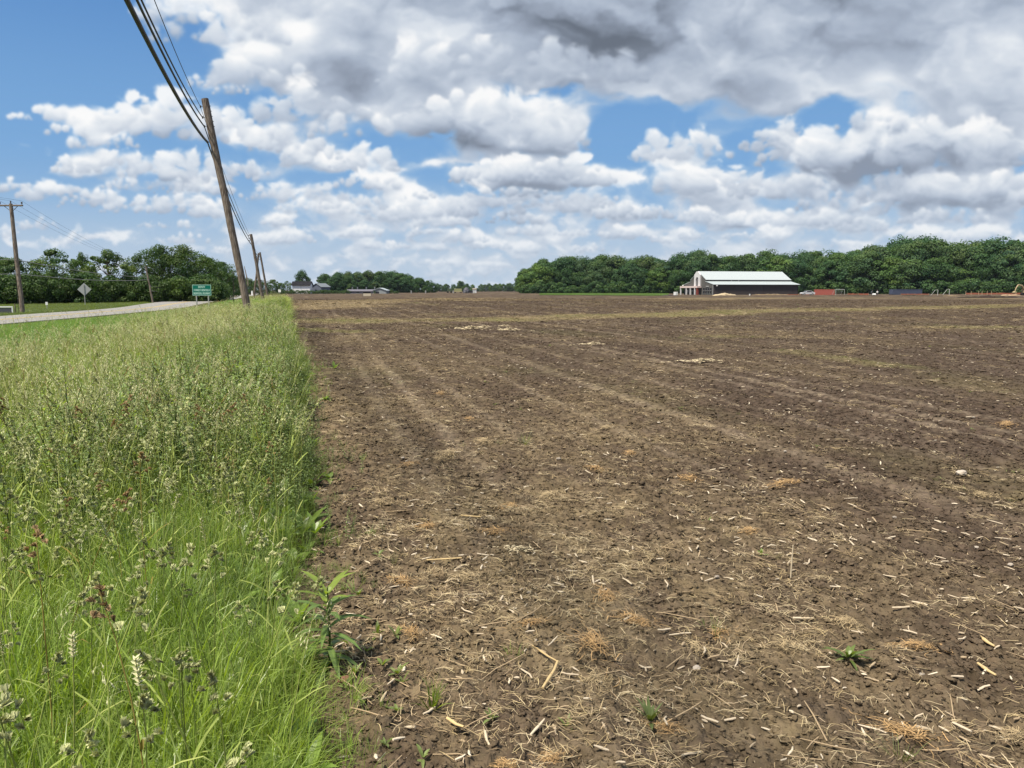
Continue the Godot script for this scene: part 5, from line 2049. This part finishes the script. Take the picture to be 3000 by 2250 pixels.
	# stalks that catch the eye
	for q in [[1590, 2040, 1632, 1960, 0.007, "thick yellow split stalk lying on the soil in front of the root wads"], [1560, 1905, 1640, 1955, 0.005, "long pale stalk pointing at the yellow split stalk"], [1350, 1525, 1410, 1530, 0.007, "thick pale stalk lying level beside the tangled straw"], [1250, 1650, 1385, 1640, 0.006, "long brown stalk lying beside the white husk pile"], [1310, 2125, 1360, 2150, 0.007, "reddish brown stick beside the yellow-green sprout"], [2870, 1870, 2915, 1900, 0.009, "thick tan stalk lying right of the broad-leaved weed"], [2865, 1940, 2920, 1975, 0.008, "tan stalk lying slantwise below the thick tan stalk"]]:
		var a := seen(q[0], q[1])
		var b := seen(q[2], q[3])
		var sh := stalk_mesh(a.distance_to(b), q[4], 0.008, Color(0.50, 0.37, 0.19))
		var mid := (a + b) * 0.5
		solo("long_stalk", sh.mesh(), mats.straw, q[5], "stalk", Vector3(mid.x, soil_height(mid.x, mid.z) + 0.022, mid.z), -atan2(b.z - a.z, b.x - a.x))
	var up := seen(2316, 1695)
	var us := Shape.new()
	us.tube([Vector3(0, -0.02, 0), Vector3(0.003, 0.1, 0), Vector3(0.004, 0.2, 0.004)], [0.004, 0.004, 0.003], 6, Color(0.56, 0.47, 0.33))
	solo("upright_stalk", us.mesh(), mats.straw, "single pale stalk standing upright in the soil", "stalk", Vector3(up.x, soil_height(up.x, up.z), up.z))
	# ---- root wads and tangles of straw
	var wads := []
	for k in 5:
		var sh := Shape.new()
		for q in 130:
			var d := absf(rng.randfn()) * 0.035
			var t := rnd(0, TAU)
			var h := maxf(0.0, 0.045 - d * 0.6) * rng.randf()
			var tone := rnd(0.6, 1.2)
			strand(sh, Vector3(cos(t) * d * 1.3, 0.004 + h, sin(t) * d), rnd(0, TAU), rnd(0.02, 0.07), rnd(0.0011, 0.0022), rnd(-2.2, 2.2), rnd(-0.2, 0.5), Color(tone, tone, tone), 4)
		wads.append(sh)
	for k in wads.size():
		wads[k] = wads[k].mesh()
	var amber := tinted("amber_straw", 0.9)
	amber.albedo_color = Color(0.45, 0.29, 0.135).linear_to_srgb()
	var dun := tinted("dun_straw", 0.9)
	dun.albedo_color = Color(0.43, 0.33, 0.19).linear_to_srgb()
	var spots := [[1208, 1862, 1.0], [1854, 1825, 1.2], [1556, 1843, 0.8], [1773, 1749, 1.0], [1375, 1694, 0.9], [1741, 1898, 1.1], [1746, 2002, 0.9], [1633, 1627, 0.8], [1461, 1563, 1.4], [1253, 1536, 1.3], [2041, 1916, 1.2], [2303, 1898, 1.2], [2104, 1857, 1.0], [2488, 1839, 0.9], [2692, 1907, 0.9], [2972, 2178, 0.9], [1316, 1334, 1.8], [1420, 1302, 2.0], [1203, 1361, 1.2], [1746, 1383, 1.4], [1497, 1483, 1.3], [1606, 1456, 1.1], [1294, 1157, 1.6], [2023, 1410, 1.4], [2881, 1456, 1.2], [2949, 1252, 1.6], [1180, 1700, 1.0], [1950, 2140, 0.8], [2660, 2150, 0.9], [1480, 2240, 0.9], [1620, 2235, 0.8], [1110, 1480, 1.0], [1850, 1330, 1.2], [2200, 1560, 1.0], [1380, 1230, 1.6], [1780, 1260, 1.5]]
	for q in spots:
		var p := seen(q[0], q[1])
		var is_amber := rng.randf() < 0.55
		var o := solo("straw_tangle", wads[rng.randi() % 5], amber if is_amber else dun, "fuzzy orange-brown tangle of dry roots lying on the soil" if is_amber else "fuzzy dull tan tangle of dry straw lying on the soil", "straw tangle", Vector3(p.x, soil_height(p.x, p.z) + 0.002, p.z), rnd(0, TAU), "orange-brown root tangles" if is_amber else "tan straw tangles")
		var s: float = q[2] * rnd(0.9, 1.15)
		o.scale = Vector3(s * rnd(0.8, 1.9), s * rnd(0.5, 0.9), s * rnd(0.7, 1.2))
	var big := seen(2316, 1420)
	var bo := solo("straw_tangle", wads[2], amber, "long orange tangle of straw near the white stone", "straw tangle", Vector3(big.x, soil_height(big.x, big.z) + 0.002, big.z), 0.15)
	bo.scale = Vector3(3.4, 1.0, 1.5)
	# husk pile: pale flakes
	var husk := Shape.new()
	for k in 130:
		var t := absf(rng.randfn()) * 0.05
		var a := rnd(0, TAU)
		strand(husk, Vector3(cos(a) * t * 2.0, 0.006 + rnd(0, 0.025) * maxf(0.0, 1.0 - t * 8.0), sin(a) * t * 0.7), rnd(0, TAU), rnd(0.012, 0.03), rnd(0.004, 0.008), rnd(-0.5, 0.5), rnd(0.0, 0.3), Color(0.50, 0.42, 0.27) * rnd(0.7, 1.2), 2)
	var hp := seen(1530, 1622)
	var husk_mesh := husk.mesh()
	solo("husk_pile", husk_mesh, mats.straw, "small pile of pale broken husks on the soil", "husk pile", Vector3(hp.x, soil_height(hp.x, hp.z), hp.z), -0.5)
	# pale scraps of straw out in the field
	for q in [[1385, 968, 1.8, 8.0], [1420, 962, 1.2, 6.0], [1495, 972, 1.5, 7.0], [1478, 960, 1.2, 5.0], [1740, 1012, 1.6, 5.0], [2060, 1065, 2.6, 4.0]]:
		var p := seen(q[0], q[1])
		var o := solo("straw_scrap", husk_mesh, mats.straw, "whitish scrap of straw lying far out in the field", "straw", Vector3(p.x, soil_height(p.x, p.z) + 0.03, p.z), rnd(-0.6, 0.2), "straw scraps far out in the field")
		o.scale = Vector3(q[2], 1.6, q[2]) * q[3] * 0.42
	# ---- stones
	var stones := [[2815, 1397, 0.047, Color(0.40, 0.35, 0.295), "smooth whitish stone, the largest on the field"]]
	for q in [[1637, 1352, 0.022], [2402, 1175, 0.03], [2485, 1262, 0.022], [2510, 1240, 0.025], [2041, 1968, 0.018], [1180, 1345, 0.018], [2360, 1138, 0.024], [2852, 1222, 0.022], [1700, 1135, 0.03], [2700, 1990, 0.014], [1930, 1245, 0.02], [2300, 1330, 0.018], [2620, 1530, 0.016], [2100, 1700, 0.013], [1550, 1740, 0.012], [2860, 1610, 0.016], [2960, 1660, 0.018]]:
		stones.append([q[0], q[1], q[2], Color(0.32, 0.28, 0.235) * rnd(0.75, 1.25), "small pale pebble on the brown soil"])
	stones.append([1012, 2008, 0.03, Color(0.17, 0.085, 0.06), "reddish brown stone at the foot of the grass edge"])
	for q in stones:
		var p := seen(q[0], q[1])
		var sh := Shape.new()
		var s: float = q[2]
		sh.lump(Vector3.ZERO, Vector3(s, s * 0.55, s * 0.75), 0.4, grain, q[0] * 0.01, 3, q[3])
		solo("stone", sh.mesh(), mats.dirt, q[4], "stone", Vector3(p.x, soil_height(p.x, p.z) + s * 0.28, p.z), rnd(-0.4, 0.4), "pebbles on the field" if q[4].begins_with("small") else "")
	# ---- weeds in the field
	weed_patch()


func leaf_blade(sh: Shape, base: Vector3, dir: Vector3, length: float, width: float, droop: float, col: Color, steps := 4) -> void:
	var side := dir.cross(Vector3.UP)
	side = side.normalized() if side.length() > 0.05 else Vector3.RIGHT
	var pts := []
	var w := []
	var p := base
	var d := dir.normalized()
	for k in steps + 1:
		var t := float(k) / steps
		pts.append(p)
		w.append(width * sin(PI * clampf(0.12 + 0.88 * t, 0.0, 1.0)) if k < steps else 0.0)
		d = (d + Vector3(0, -droop / steps, 0)).normalized()
		p += d * length / steps
	# folded along the midrib
	for k in steps:
		var a: Vector3 = pts[k]
		var b: Vector3 = pts[k + 1]
		var wa: float = w[k] * 0.5
		var wb: float = w[k + 1] * 0.5
		var rise := Vector3(0, 0.25, 0)
		sh.quad(a, b, b + (side + rise) * wb, a + (side + rise) * wa, col)
		sh.quad(a + (-side + rise) * wa, b + (-side + rise) * wb, b, a, col)


func rosette(leaves: int, length: float, width: float, upright: float, droop: float, col: Color) -> Shape:
	var sh := Shape.new()
	for k in leaves:
		var a := k * 2.4 + rnd(-0.4, 0.4)
		var d := Vector3(cos(a), upright * rnd(0.2, 2.2), sin(a)).normalized()
		leaf_blade(sh, d * 0.006, d, length * rnd(0.4, 1.15), width * rnd(0.6, 1.15), droop * rnd(0.4, 1.5), col * rnd(0.75, 1.25))
	return sh


func tuft_mesh(blades: int, length: float, width: float, spread: float, droop: float, col: Color) -> Shape:
	var sh := Shape.new()
	for k in blades:
		var a := rnd(0, TAU)
		var d := spread * sqrt(rng.randf())
		var base := Vector3(cos(a) * d, -0.01, sin(a) * d)
		var lean := Vector3(cos(a + rnd(-0.9, 0.9)), 0, sin(a + rnd(-0.9, 0.9))) * rnd(0.1, 0.95)
		var len_ := length * rnd(0.45, 1.1)
		var w := width * rnd(0.6, 1.15)
		var dr := droop * rnd(0.3, 1.6)
		var pts := []
		var ws := []
		var p := base
		var dir := (Vector3.UP + lean).normalized()
		for q in 6:
			pts.append(p)
			ws.append(w * [0.75, 1.0, 0.95, 0.75, 0.45, 0.0][q])
			p += dir * len_ / 5.0
			dir = (dir + (lean * 0.9 + Vector3(0, -0.45, 0)) * dr * (0.12 + 0.12 * q)).normalized()
		var side := lean.cross(Vector3.UP).normalized().rotated(Vector3.UP, rnd(-0.7, 0.7))
		sh.ribbon(pts, ws, side, (col * rnd(0.62, 1.4)) if rng.randf() < 0.92 else Color(col.r * 1.8, col.g * 1.4, col.b * 1.9) * rnd(0.7, 1.1))
	return sh


func weed_patch() -> void:
	var put := func(called: String, sh: Shape, x: float, y: float, label: String, category: String, group := "") -> void:
		var p := seen(x, y)
		solo(called, sh.mesh(), mats.blade, label, category, Vector3(p.x, soil_height(p.x, p.z), p.z), rnd(0, TAU), group)
	var big := rosette(17, 0.12, 0.022, 1.1, 1.1, Color(0.15, 0.205, 0.06))
	put.call("broadleaf_weed", big, 2485, 1935, "green broad-leaved weed standing alone in the soil", "weed")
	put.call("sprouting_weed", tuft_mesh(26, 0.13, 0.006, 0.015, 0.8, Color(0.20, 0.27, 0.05)), 1265, 2075, "yellow-green sprout beside a reddish stick", "weed")
	put.call("broadleaf_weed", rosette(16, 0.10, 0.016, 1.5, 0.8, Color(0.16, 0.20, 0.08)), 1905, 2120, "grey-green bushy weed near the yellow split stalk", "weed")
	put.call("grass_tuft", tuft_mesh(40, 0.2, 0.004, 0.05, 1.2, Color(0.20, 0.22, 0.085)), 1535, 1300, "pale grass tuft growing alone among straw tangles", "grass tuft")
	put.call("grass_tuft", tuft_mesh(26, 0.12, 0.003, 0.04, 1.2, Color(0.22, 0.24, 0.09)), 2630, 2225, "small yellow-green grass tuft, far right of the yellow split stalk", "grass tuft")
	put.call("grass_tuft", tuft_mesh(26, 0.07, 0.003, 0.04, 1.2, Color(0.20, 0.27, 0.06)), 1505, 1925, "low lime-green tuft beside the long pale stalk", "grass tuft")
	put.call("grass_tuft", tuft_mesh(30, 0.1, 0.003, 0.05, 1.2, Color(0.20, 0.24, 0.09)), 2090, 1850, "yellowish grass tuft growing out of a straw tangle", "grass tuft")
	for q in [[1090, 1880], [1105, 1855], [1160, 1870], [1075, 1920], [1120, 1960], [1165, 1975], [1180, 2000], [1040, 1990], [1010, 2030], [1060, 2080], [1150, 2090], [1165, 2110], [1440, 2105], [1050, 1760], [1110, 1640], [1085, 1560], [2075, 1530], [2230, 1625], [1660, 2120], [1000, 2120], [1130, 2200], [1240, 2230]]:
		put.call("seedling", rosette(rng.randi_range(4, 7), rnd(0.035, 0.065), rnd(0.012, 0.02), 1.2, 0.8, Color(0.21, 0.27, 0.085)), q[0], q[1], "tiny lime-green seedling growing out of the soil", "seedling", "seedlings near the grass edge")
	# young green scattered thin
	var bins := [PackedFloat32Array(), PackedFloat32Array()]
	var kinds_ := [tuft_mesh(16, 0.07, 0.003, 0.03, 1.0, Color(1, 1, 1)).mesh(), rosette(6, 0.04, 0.012, 0.9, 0.8, Color(1, 1, 1)).mesh()]
	for p in field_points(2.0, 90.0, -43.0, 43.0, func(r: float) -> float: return 5.0 if r < 8.0 else 5.0 * 64.0 / (r * r) * 1.6):
		var u := p.x - edge_x(p.y)
		if u < 0.0:
			continue
		var cv := cover(p.x, p.y)
		var near_edge := 1.0 - smoothstep(0.0, 0.9, u)
		if rng.randf() > cv.y * 1.6 + near_edge * 0.9 + 0.03:
			continue
		var s := rnd(0.6, 1.4) * (1.0 + 0.05 * maxf(0.0, p.length() - 6.0))
		var b := Basis.from_euler(Vector3(0, rnd(0, TAU), 0)).scaled(Vector3(s, s * 0.8, s))
		place(bins[rng.randi() % 2], b, Vector3(p.x, soil_height(p.x, p.y), p.y), Color(0.17, 0.20, 0.065) * rnd(0.8, 1.25))
	for k in 2:
		mass("young_weeds", "thin scatter of young green weeds over the soil", "weeds", kinds_[k], mats.blade, bins[k])


# ================================================================ the tall verge
func seed_head(kind: int) -> Shape:
	var sh := Shape.new()
	var stem := Color(0.62, 0.72, 0.36)
	var head := Color(1, 1, 1)
	var lean := rnd(0.05, 0.28)
	var a := rnd(0, TAU)
	var to := Vector3(cos(a), 0, sin(a))
	var pts := []
	for k in 7:
		var t := k / 6.0
		pts.append(to * lean * t * t * 0.7 + Vector3(0, t * (1.0 - 0.15 * lean * t), 0))
	var radii := []
	for k in 7:
		radii.append(lerpf(0.0026, 0.0012, k / 6.0))
	sh.tube(pts, radii, 3, stem, false)
	var top: Vector3 = pts[6]
	var dir: Vector3 = (pts[6] - pts[4]).normalized()
	if kind == 0:
		# bunched one-sided clusters
		for k in 10:
			var p := top - dir * (0.006 + k * 0.012) + Vector3(rnd(-1, 1), rnd(-0.3, 0.6), rnd(-1, 1)) * (0.004 + k * 0.004)
			var tone := rnd(0.8, 1.15)
			var heading := (dir + Vector3(rnd(-1, 1), rnd(-0.4, 0.8), rnd(-1, 1)) * 0.8).normalized()
			for m in 16:
				var d := (heading + Vector3(rnd(-1, 1), rnd(-1, 1), rnd(-1, 1)) * 0.5).normalized()
				var w := d.cross(Vector3(rnd(-1, 1), rnd(-1, 1), rnd(-1, 1))).normalized()
				sh.ribbon([p - d * 0.005, p + d * 0.007, p + d * 0.017], [0.003, 0.0075, 0.0], w, head * tone * rnd(0.8, 1.2))
	elif kind == 1:
		# loose drooping panicle
		for k in 15:
			var p := top - dir * (k * 0.013)
			var b := rnd(0, TAU)
			var out := Vector3(cos(b), rnd(0.0, 0.8), sin(b)).normalized()
			var reach := rnd(0.02, 0.055)
			var q := p + out * reach
			sh.ribbon([p, p.lerp(q, 0.6) + Vector3(0, 0.006, 0), q + Vector3(0, -0.01, 0)], [0.0012, 0.001, 0.001], out.cross(Vector3.UP).normalized(), head * 0.85)
			var e := q + Vector3(0, -0.01, 0)
			sh.ribbon([e, e + Vector3(0, -0.008, 0) + out * 0.004, e + Vector3(0, -0.02, 0) + out * 0.006], [0.002, 0.0055, 0.0], out.cross(Vector3.UP).normalized(), head * rnd(0.85, 1.2))
	else:
		# narrow spike
		for k in 34:
			var p := top - dir * (k * 0.0032)
			var b := k * 2.4
			var out := Vector3(cos(b), rnd(0.5, 1.2), sin(b)).normalized()
			sh.ribbon([p, p + out * 0.006, p + out * 0.013], [0.003, 0.0045, 0.0], out.cross(dir).normalized(), head * rnd(0.8, 1.2))
	# one or two leaves on the stem
	for k in 2:
		var p: Vector3 = pts[1 + k * 2]
		var b := rnd(0, TAU)
		var d := Vector3(cos(b), 1.1, sin(b)).normalized()
		var w := d.cross(Vector3.UP).normalized()
		sh.ribbon([p, p + d * 0.09, p + d * 0.15 + Vector3(0, -0.02, 0), p + d * 0.19 + Vector3(0, -0.07, 0)], [0.005, 0.006, 0.004, 0.0], w, stem * 0.85)
	return sh


func forb(height: float, leaves: int, len_: float, wide: float, col: Color, stem: Color, branches: int) -> Shape:
	var sh := Shape.new()
	var pts := []
	var a := rnd(0, TAU)
	for k in 6:
		var t := k / 5.0
		pts.append(Vector3(cos(a) * 0.07 * t * t, height * t, sin(a) * 0.07 * t * t))
	sh.tube(pts, [0.0042, 0.004, 0.0036, 0.003, 0.0025, 0.0015], 4, stem, false)
	for k in leaves:
		var t := 0.12 + 0.88 * (k + 0.5) / leaves
		var p: Vector3 = pts[int(t * 4.99)].lerp(pts[mini(int(t * 4.99) + 1, 5)], t * 4.99 - int(t * 4.99))
		var b := k * 2.4 + rnd(-0.3, 0.3)
		var d := Vector3(cos(b), rnd(0.25, 0.9), sin(b)).normalized()
		leaf_blade(sh, p, d, len_ * rnd(0.7, 1.1) * (1.15 - 0.55 * t), wide * (1.1 - 0.4 * t), 0.9, col * rnd(0.8, 1.2), 3)
	for k in branches:
		var p: Vector3 = pts[3 + k % 2]
		var b := rnd(0, TAU)
		var q := p + Vector3(cos(b) * 0.1, 0.16, sin(b) * 0.1)
		sh.tube([p, q], [0.002, 0.0012], 3, stem, false)
		for m in 6:
			var d := Vector3(rnd(-1, 1), rnd(0.2, 1), rnd(-1, 1)).normalized()
			leaf_blade(sh, p.lerp(q, 0.3 + m * 0.12), d, len_ * 0.5, wide * 0.6, 0.7, col * rnd(0.85, 1.2), 2)
	return sh


# random points of the verge between two distances
func verge_points(r0: float, r1: float, density: float) -> PackedVector2Array:
	var out := PackedVector2Array()
	var r := r0
	var carry := 0.0
	while r < r1:
		var dr := maxf(0.05, r * 0.025)
		# bearings from well outside the frame on the left to the field edge
		var a0 := deg_to_rad(-48.0 if r < 6.0 else -30.0)
		var a1 := atan2(edge_x(-r) + 0.55, r) + 0.02
		var n := (a1 - a0) * r * dr * density + carry
		for k in int(n):
			var rr := r + dr * rng.randf()
			var a := lerpf(a0, a1, rng.randf())
			out.append(Vector2(sin(a) * rr, -cos(a) * rr))
		carry = n - int(n)
		r += dr
	return out


func off_road(x: float, z: float) -> float:
	# distance from the middle of the road
	var best := 1e9
	for k in road_line.size() - 1:
		var a: Vector3 = road_line[k]
		if absf(a.z - z) > 14.0:
			continue
		var b: Vector3 = road_line[k + 1]
		var p := Vector2(x, z)
		var u := Vector2(a.x, a.z)
		var w := Vector2(b.x, b.z)
		var t := clampf((p - u).dot(w - u) / (w - u).length_squared(), 0.0, 1.0)
		best = minf(best, p.distance_to(u.lerp(w, t)))
	return best


func build_grass() -> void:
	rng.seed = 909
	var lush := []
	for k in 5:
		lush.append(tuft_mesh(15, rnd(0.34, 0.46), 0.0062, 0.05, 1.5, Color(1, 1, 1)).mesh())
	var fine := []
	for k in 4:
		fine.append(tuft_mesh(24, rnd(0.30, 0.42), 0.0034, 0.06, 1.3, Color(1, 1, 1)).mesh())
	var heads := []
	for k in 9:
		heads.append(seed_head(k / 3).mesh())
	var forbs := []
	for k in 4:
		forbs.append(forb(rnd(0.5, 0.7), 26, 0.075, 0.018, Color(1, 1, 1), Color(0.7, 0.62, 0.5), 3).mesh())
	var broad := []
	for k in 3:
		broad.append(rosette(8, 0.16, 0.055, 1.0, 0.8, Color(1, 1, 1)).mesh())
	var b_lush := []
	var b_fine := []
	var b_head := []
	var b_forb := []
	var b_broad := []
	for k in 9:
		b_lush.append(PackedFloat32Array())
		b_fine.append(PackedFloat32Array())
		b_head.append(PackedFloat32Array())
		b_forb.append(PackedFloat32Array())
		b_broad.append(PackedFloat32Array())
	var green := Color(0.270, 0.410, 0.100)
	var fresh := Color(0.360, 0.485, 0.100)
	var dull := Color(0.260, 0.340, 0.125)
	var tan_ := Color(0.46, 0.43, 0.26)
	for zone in [[1.35, 7.0, 400.0, 1.0, 1.0], [7.0, 18.0, 210.0, 1.15, 1.6], [18.0, 45.0, 75.0, 1.3, 2.7], [45.0, 135.0, 13.0, 1.45, 5.0]]:
		var fat: float = zone[4]
		for p in verge_points(zone[0], zone[1], zone[2]):
			var r := p.length()
			var u := edge_x(p.y) - p.x
			if u < -0.55 * pow(rng.randf(), 3.4) * clampf(0.4 + 2.0 * swell.get_noise_2d(p.y * 1.3, 55.0), 0.15, 1.4):
				continue
			var road := 99.0
			if r > 30.0:
				road = off_road(p.x, p.y)
				if road < 3.9:
					continue
			var ground := verge_height(p.x, p.y) if u > 0.02 else soil_height(p.x, p.y)
			var patch := swell.get_noise_2d(p.x * 0.45 + 11.0, p.y * 0.28)
			var dryness := clampf(0.35 + 1.3 * swell.get_noise_2d(p.x * 0.22 + 5.0, p.y * 0.12 + 60.0), 0.0, 1.0) * smoothstep(2.5, 8.0, r)
			# far side of the road is mown; the strip beside the road is short and bright
			var beyond := p.x < -5.0 and r > 30.0 and road < 90.0 and side_of_road(p.x, p.y)
			var tall := 1.0 + 0.35 * patch + 0.45 * swell.get_noise_2d(p.x * 1.6 + 70.0, p.y * 1.6) * (1.0 - smoothstep(8.0, 20.0, r))
			var mown := 0.0
			if road < 11.0:
				mown = 1.0 - smoothstep(4.5, 11.0, road)
			# from about the middle of the verge towards the road the growth is shorter and brighter
			mown = maxf(mown, smoothstep(3.4, 6.5, u) * 0.85)
			if beyond:
				mown = 1.0
			tall *= lerpf(1.0, 0.32, mown)
			tall *= 0.35 + 0.65 * smoothstep(-0.3, 0.4, u)
			dryness *= 1.0 - mown
			var col := green.lerp(fresh, clampf(0.5 + patch, 0.0, 1.0)).lerp(dull, clampf(-patch, 0.0, 0.6))
			col = col.lerp(tan_, dryness * 0.36)
			if mown > 0.4:
				col = col.lerp(Color(0.165, 0.300, 0.060), 0.85)
			if beyond:
				col = Color(0.155, 0.205, 0.065)
			# the band of leafy weeds along the field
			var weedy := (1.0 - smoothstep(0.7, 2.6, u + 0.6 * patch)) * smoothstep(4.0, 8.0, r) * (1.0 - smoothstep(60.0, 90.0, r))
			var turn := Basis.from_euler(Vector3(rnd(-0.16, 0.16), rnd(0, TAU), rnd(-0.16, 0.16)))
			var spot := Vector3(p.x, ground, p.y)
			var roll := rng.randf()
			var size := rnd(0.75, 1.25) * tall
			var girth := size * fat * (0.8 if mown < 0.5 else 1.2)
			var jitter := rnd(0.65, 1.2)
			if roll < weedy * 0.55:
				var s := rnd(0.75, 1.25) * tall * 0.95
				place(b_forb[rng.randi() % 4], turn.scaled(Vector3(s * sqrt(fat), s, s * sqrt(fat))), spot, Color(0.285, 0.385, 0.140) * jitter)
			elif roll < weedy * 0.55 + 0.07 and r < 18.0:
				place(b_broad[rng.randi() % 3], turn.scaled(Vector3.ONE * rnd(0.7, 1.3)), spot, Color(0.22, 0.33, 0.07) * jitter)
			elif roll < 0.60:
				place(b_lush[rng.randi() % 5], turn.scaled(Vector3(girth, size * zone[3], girth)), spot, col * jitter)
			else:
				place(b_fine[rng.randi() % 4], turn.scaled(Vector3(girth, size * zone[3], girth)), spot, col.lerp(tan_, 0.15 * dryness) * jitter)
			# seed heads stand above
			var headed := (0.24 + 0.75 * dryness) * (1.0 - mown) * (1.0 - weedy * 0.55)
			if r < 7.0:
				headed *= 0.5
			if rng.randf() < headed and u > 0.05:
				var k := rng.randi() % 9
				if r < 6.0 and rng.randf() < 0.7:
					k = rng.randi() % 3
				elif r > 6.0 and (k < 3 or rng.randf() < 0.5) and rng.randf() < 0.85:
					k = 3 + rng.randi() % 6
				var s := rnd(0.55, 0.85) * lerpf(0.85, 1.0, tall)
				var pale: Color = [Color(0.47, 0.49, 0.25), Color(0.53, 0.53, 0.31), Color(0.56, 0.54, 0.33)][k / 3]
				if rng.randf() < 0.07:
					pale = Color(0.36, 0.25, 0.13)
				var w := s * lerpf(1.0, fat, 0.55) * (1.5 if r < 7.0 else 1.2)
				place(b_head[k], turn.scaled(Vector3(w, s, w)), spot, pale * rnd(0.8, 1.2))
	for k in 5:
		mass("tall_grass", "tall green grass filling the verge beside the field", "grass", lush[k], mats.blade, b_lush[k])
	for k in 4:
		mass("fine_grass", "fine green grass between the taller blades of the verge", "grass", fine[k], mats.blade, b_fine[k])
	for k in 9:
		mass("seed_heads", "pale seed heads standing above the verge grass", "grass", heads[k], mats.seed, b_head[k])
	for k in 4:
		mass("leafy_weeds", "leafy grey-green weeds crowding the edge of the field", "weeds", forbs[k], mats.blade, b_forb[k])
	for k in 3:
		mass("broad_leaves", "broad green leaves low in the verge grass", "weeds", broad[k], mats.blade, b_broad[k])
	special_plants()


func side_of_road(x: float, z: float) -> bool:
	for k in road_line.size() - 1:
		var a: Vector3 = road_line[k]
		var b: Vector3 = road_line[k + 1]
		if z <= a.z and z > b.z:
			return x < lerpf(a.x, b.x, (z - a.z) / (b.z - a.z))
	return false


func special_plants() -> void:
	# the big leafy plant that hangs over the soil
	var p := seen(935, 1960)
	var o := thing("leafy_plant", "large leafy plant with drooping narrow leaves hanging over the soil edge", "plant", Vector3(p.x + 0.04, soil_height(p.x, p.z), p.z), 0.4)
	var st := Shape.new()
	st.tube([Vector3.ZERO, Vector3(0.01, 0.14, 0), Vector3(0.0, 0.37, 0.01)], [0.006, 0.005, 0.003], 6, Color(0.14, 0.18, 0.06))
	part(o, "stem", st.mesh(), mats.blade)
	for k in 30:
		var sh := Shape.new()
		var t := 0.1 + 0.9 * k / 29.0
		var a := k * 2.4
		var d := Vector3(cos(a), lerpf(0.1, 1.0, t), sin(a)).normalized()
		leaf_blade(sh, Vector3(0, 0.36 * t, 0), d, rnd(0.14, 0.23) * (1.1 - 0.3 * t), rnd(0.024, 0.038), 1.3 - 0.7 * t, (Color(0.17, 0.26, 0.075) if t < 0.8 else Color(0.27, 0.36, 0.07)) * rnd(0.85, 1.15))
		part(o, "leaf", sh.mesh(), mats.blade)
	# a heart-shaped leaf plant low at the edge
	p = seen(868, 2190)
	var low := rosette(5, 0.15, 0.10, 0.6, 0.7, Color(0.10, 0.19, 0.07))
	solo("broad_leaf_plant", low.mesh(), mats.blade, "low plant with wide pale green leaves at the grass edge", "plant", Vector3(p.x, soil_height(p.x, p.z) + 0.03, p.z), 0.8)
	# yellow flowers among the weeds
	for q in [[712, 1052, 19.0, 7, "yellow flower cluster highest up among the leafy weeds"], [775, 1182, 11.6, 5, "yellow flower cluster in the leafy weeds nearer the soil edge"], [762, 1455, 6.4, 3, "small yellow flower low in the grass beside the soil edge"]]:
		var top := aloft(q[0], q[1], q[2])
		var base := Vector3(top.x, verge_height(top.x, top.z), top.z)
		var f := thing("yellow_flower", q[4], "flower", base, 0.0)
		var h := top.y - base.y
		var sh := Shape.new()
		sh.tube([Vector3.ZERO, Vector3(0.01, h * 0.5, 0), Vector3(0, h, 0)], [0.004, 0.0035, 0.002], 5, Color(0.12, 0.16, 0.06))
		part(f, "stem", sh.mesh(), mats.blade)
		for k in q[3] * 3:
			sh = Shape.new()
			var c := Vector3(rnd(-0.13, 0.13) * q[2] / 19.0, h + rnd(-0.05, 0.02), rnd(-0.1, 0.1))
			for m in 6:
				var a := TAU * m / 6.0
				leaf_blade(sh, c, Vector3(cos(a), 0.5, sin(a)), 0.022, 0.013, 0.3, Color(0.62, 0.45, 0.02), 2)
			sh.tube([c, Vector3(0, h * 0.75, 0)], [0.0015, 0.0015], 3, Color(0.12, 0.16, 0.06), false)
			part(f, "blossom", sh.mesh(), mats.blade)
	# rusty dock stem
	for q in [[690, 1215, 10.5, "rusty brown seed stalk among the leafy weeds"], [590, 1610, 4.4, "reddish brown seed stalk above the near grass"]]:
		var top := aloft(q[0], q[1], q[2])
		var base := Vector3(top.x, verge_height(top.x, top.z), top.z)
		var h := top.y - base.y
		var sh := Shape.new()
		sh.tube([Vector3.ZERO, Vector3(0, h, 0)], [0.004, 0.002], 5, Color(0.22, 0.12, 0.06))
		for k in 110:
			var t := 0.45 + 0.55 * rng.randf()
			var a := rnd(0, TAU)
			sh.lump(Vector3(cos(a) * rnd(0.0, 0.07) * (1.15 - t) * 2.0, h * t, sin(a) * rnd(0.0, 0.07) * (1.15 - t) * 2.0), Vector3.ONE * rnd(0.004, 0.008), 0.3, grain, k, 0, Color(0.30, 0.17, 0.075) * rnd(0.7, 1.3))
		solo("seed_stalk", sh.mesh(), mats.seed, q[3], "plant", base)
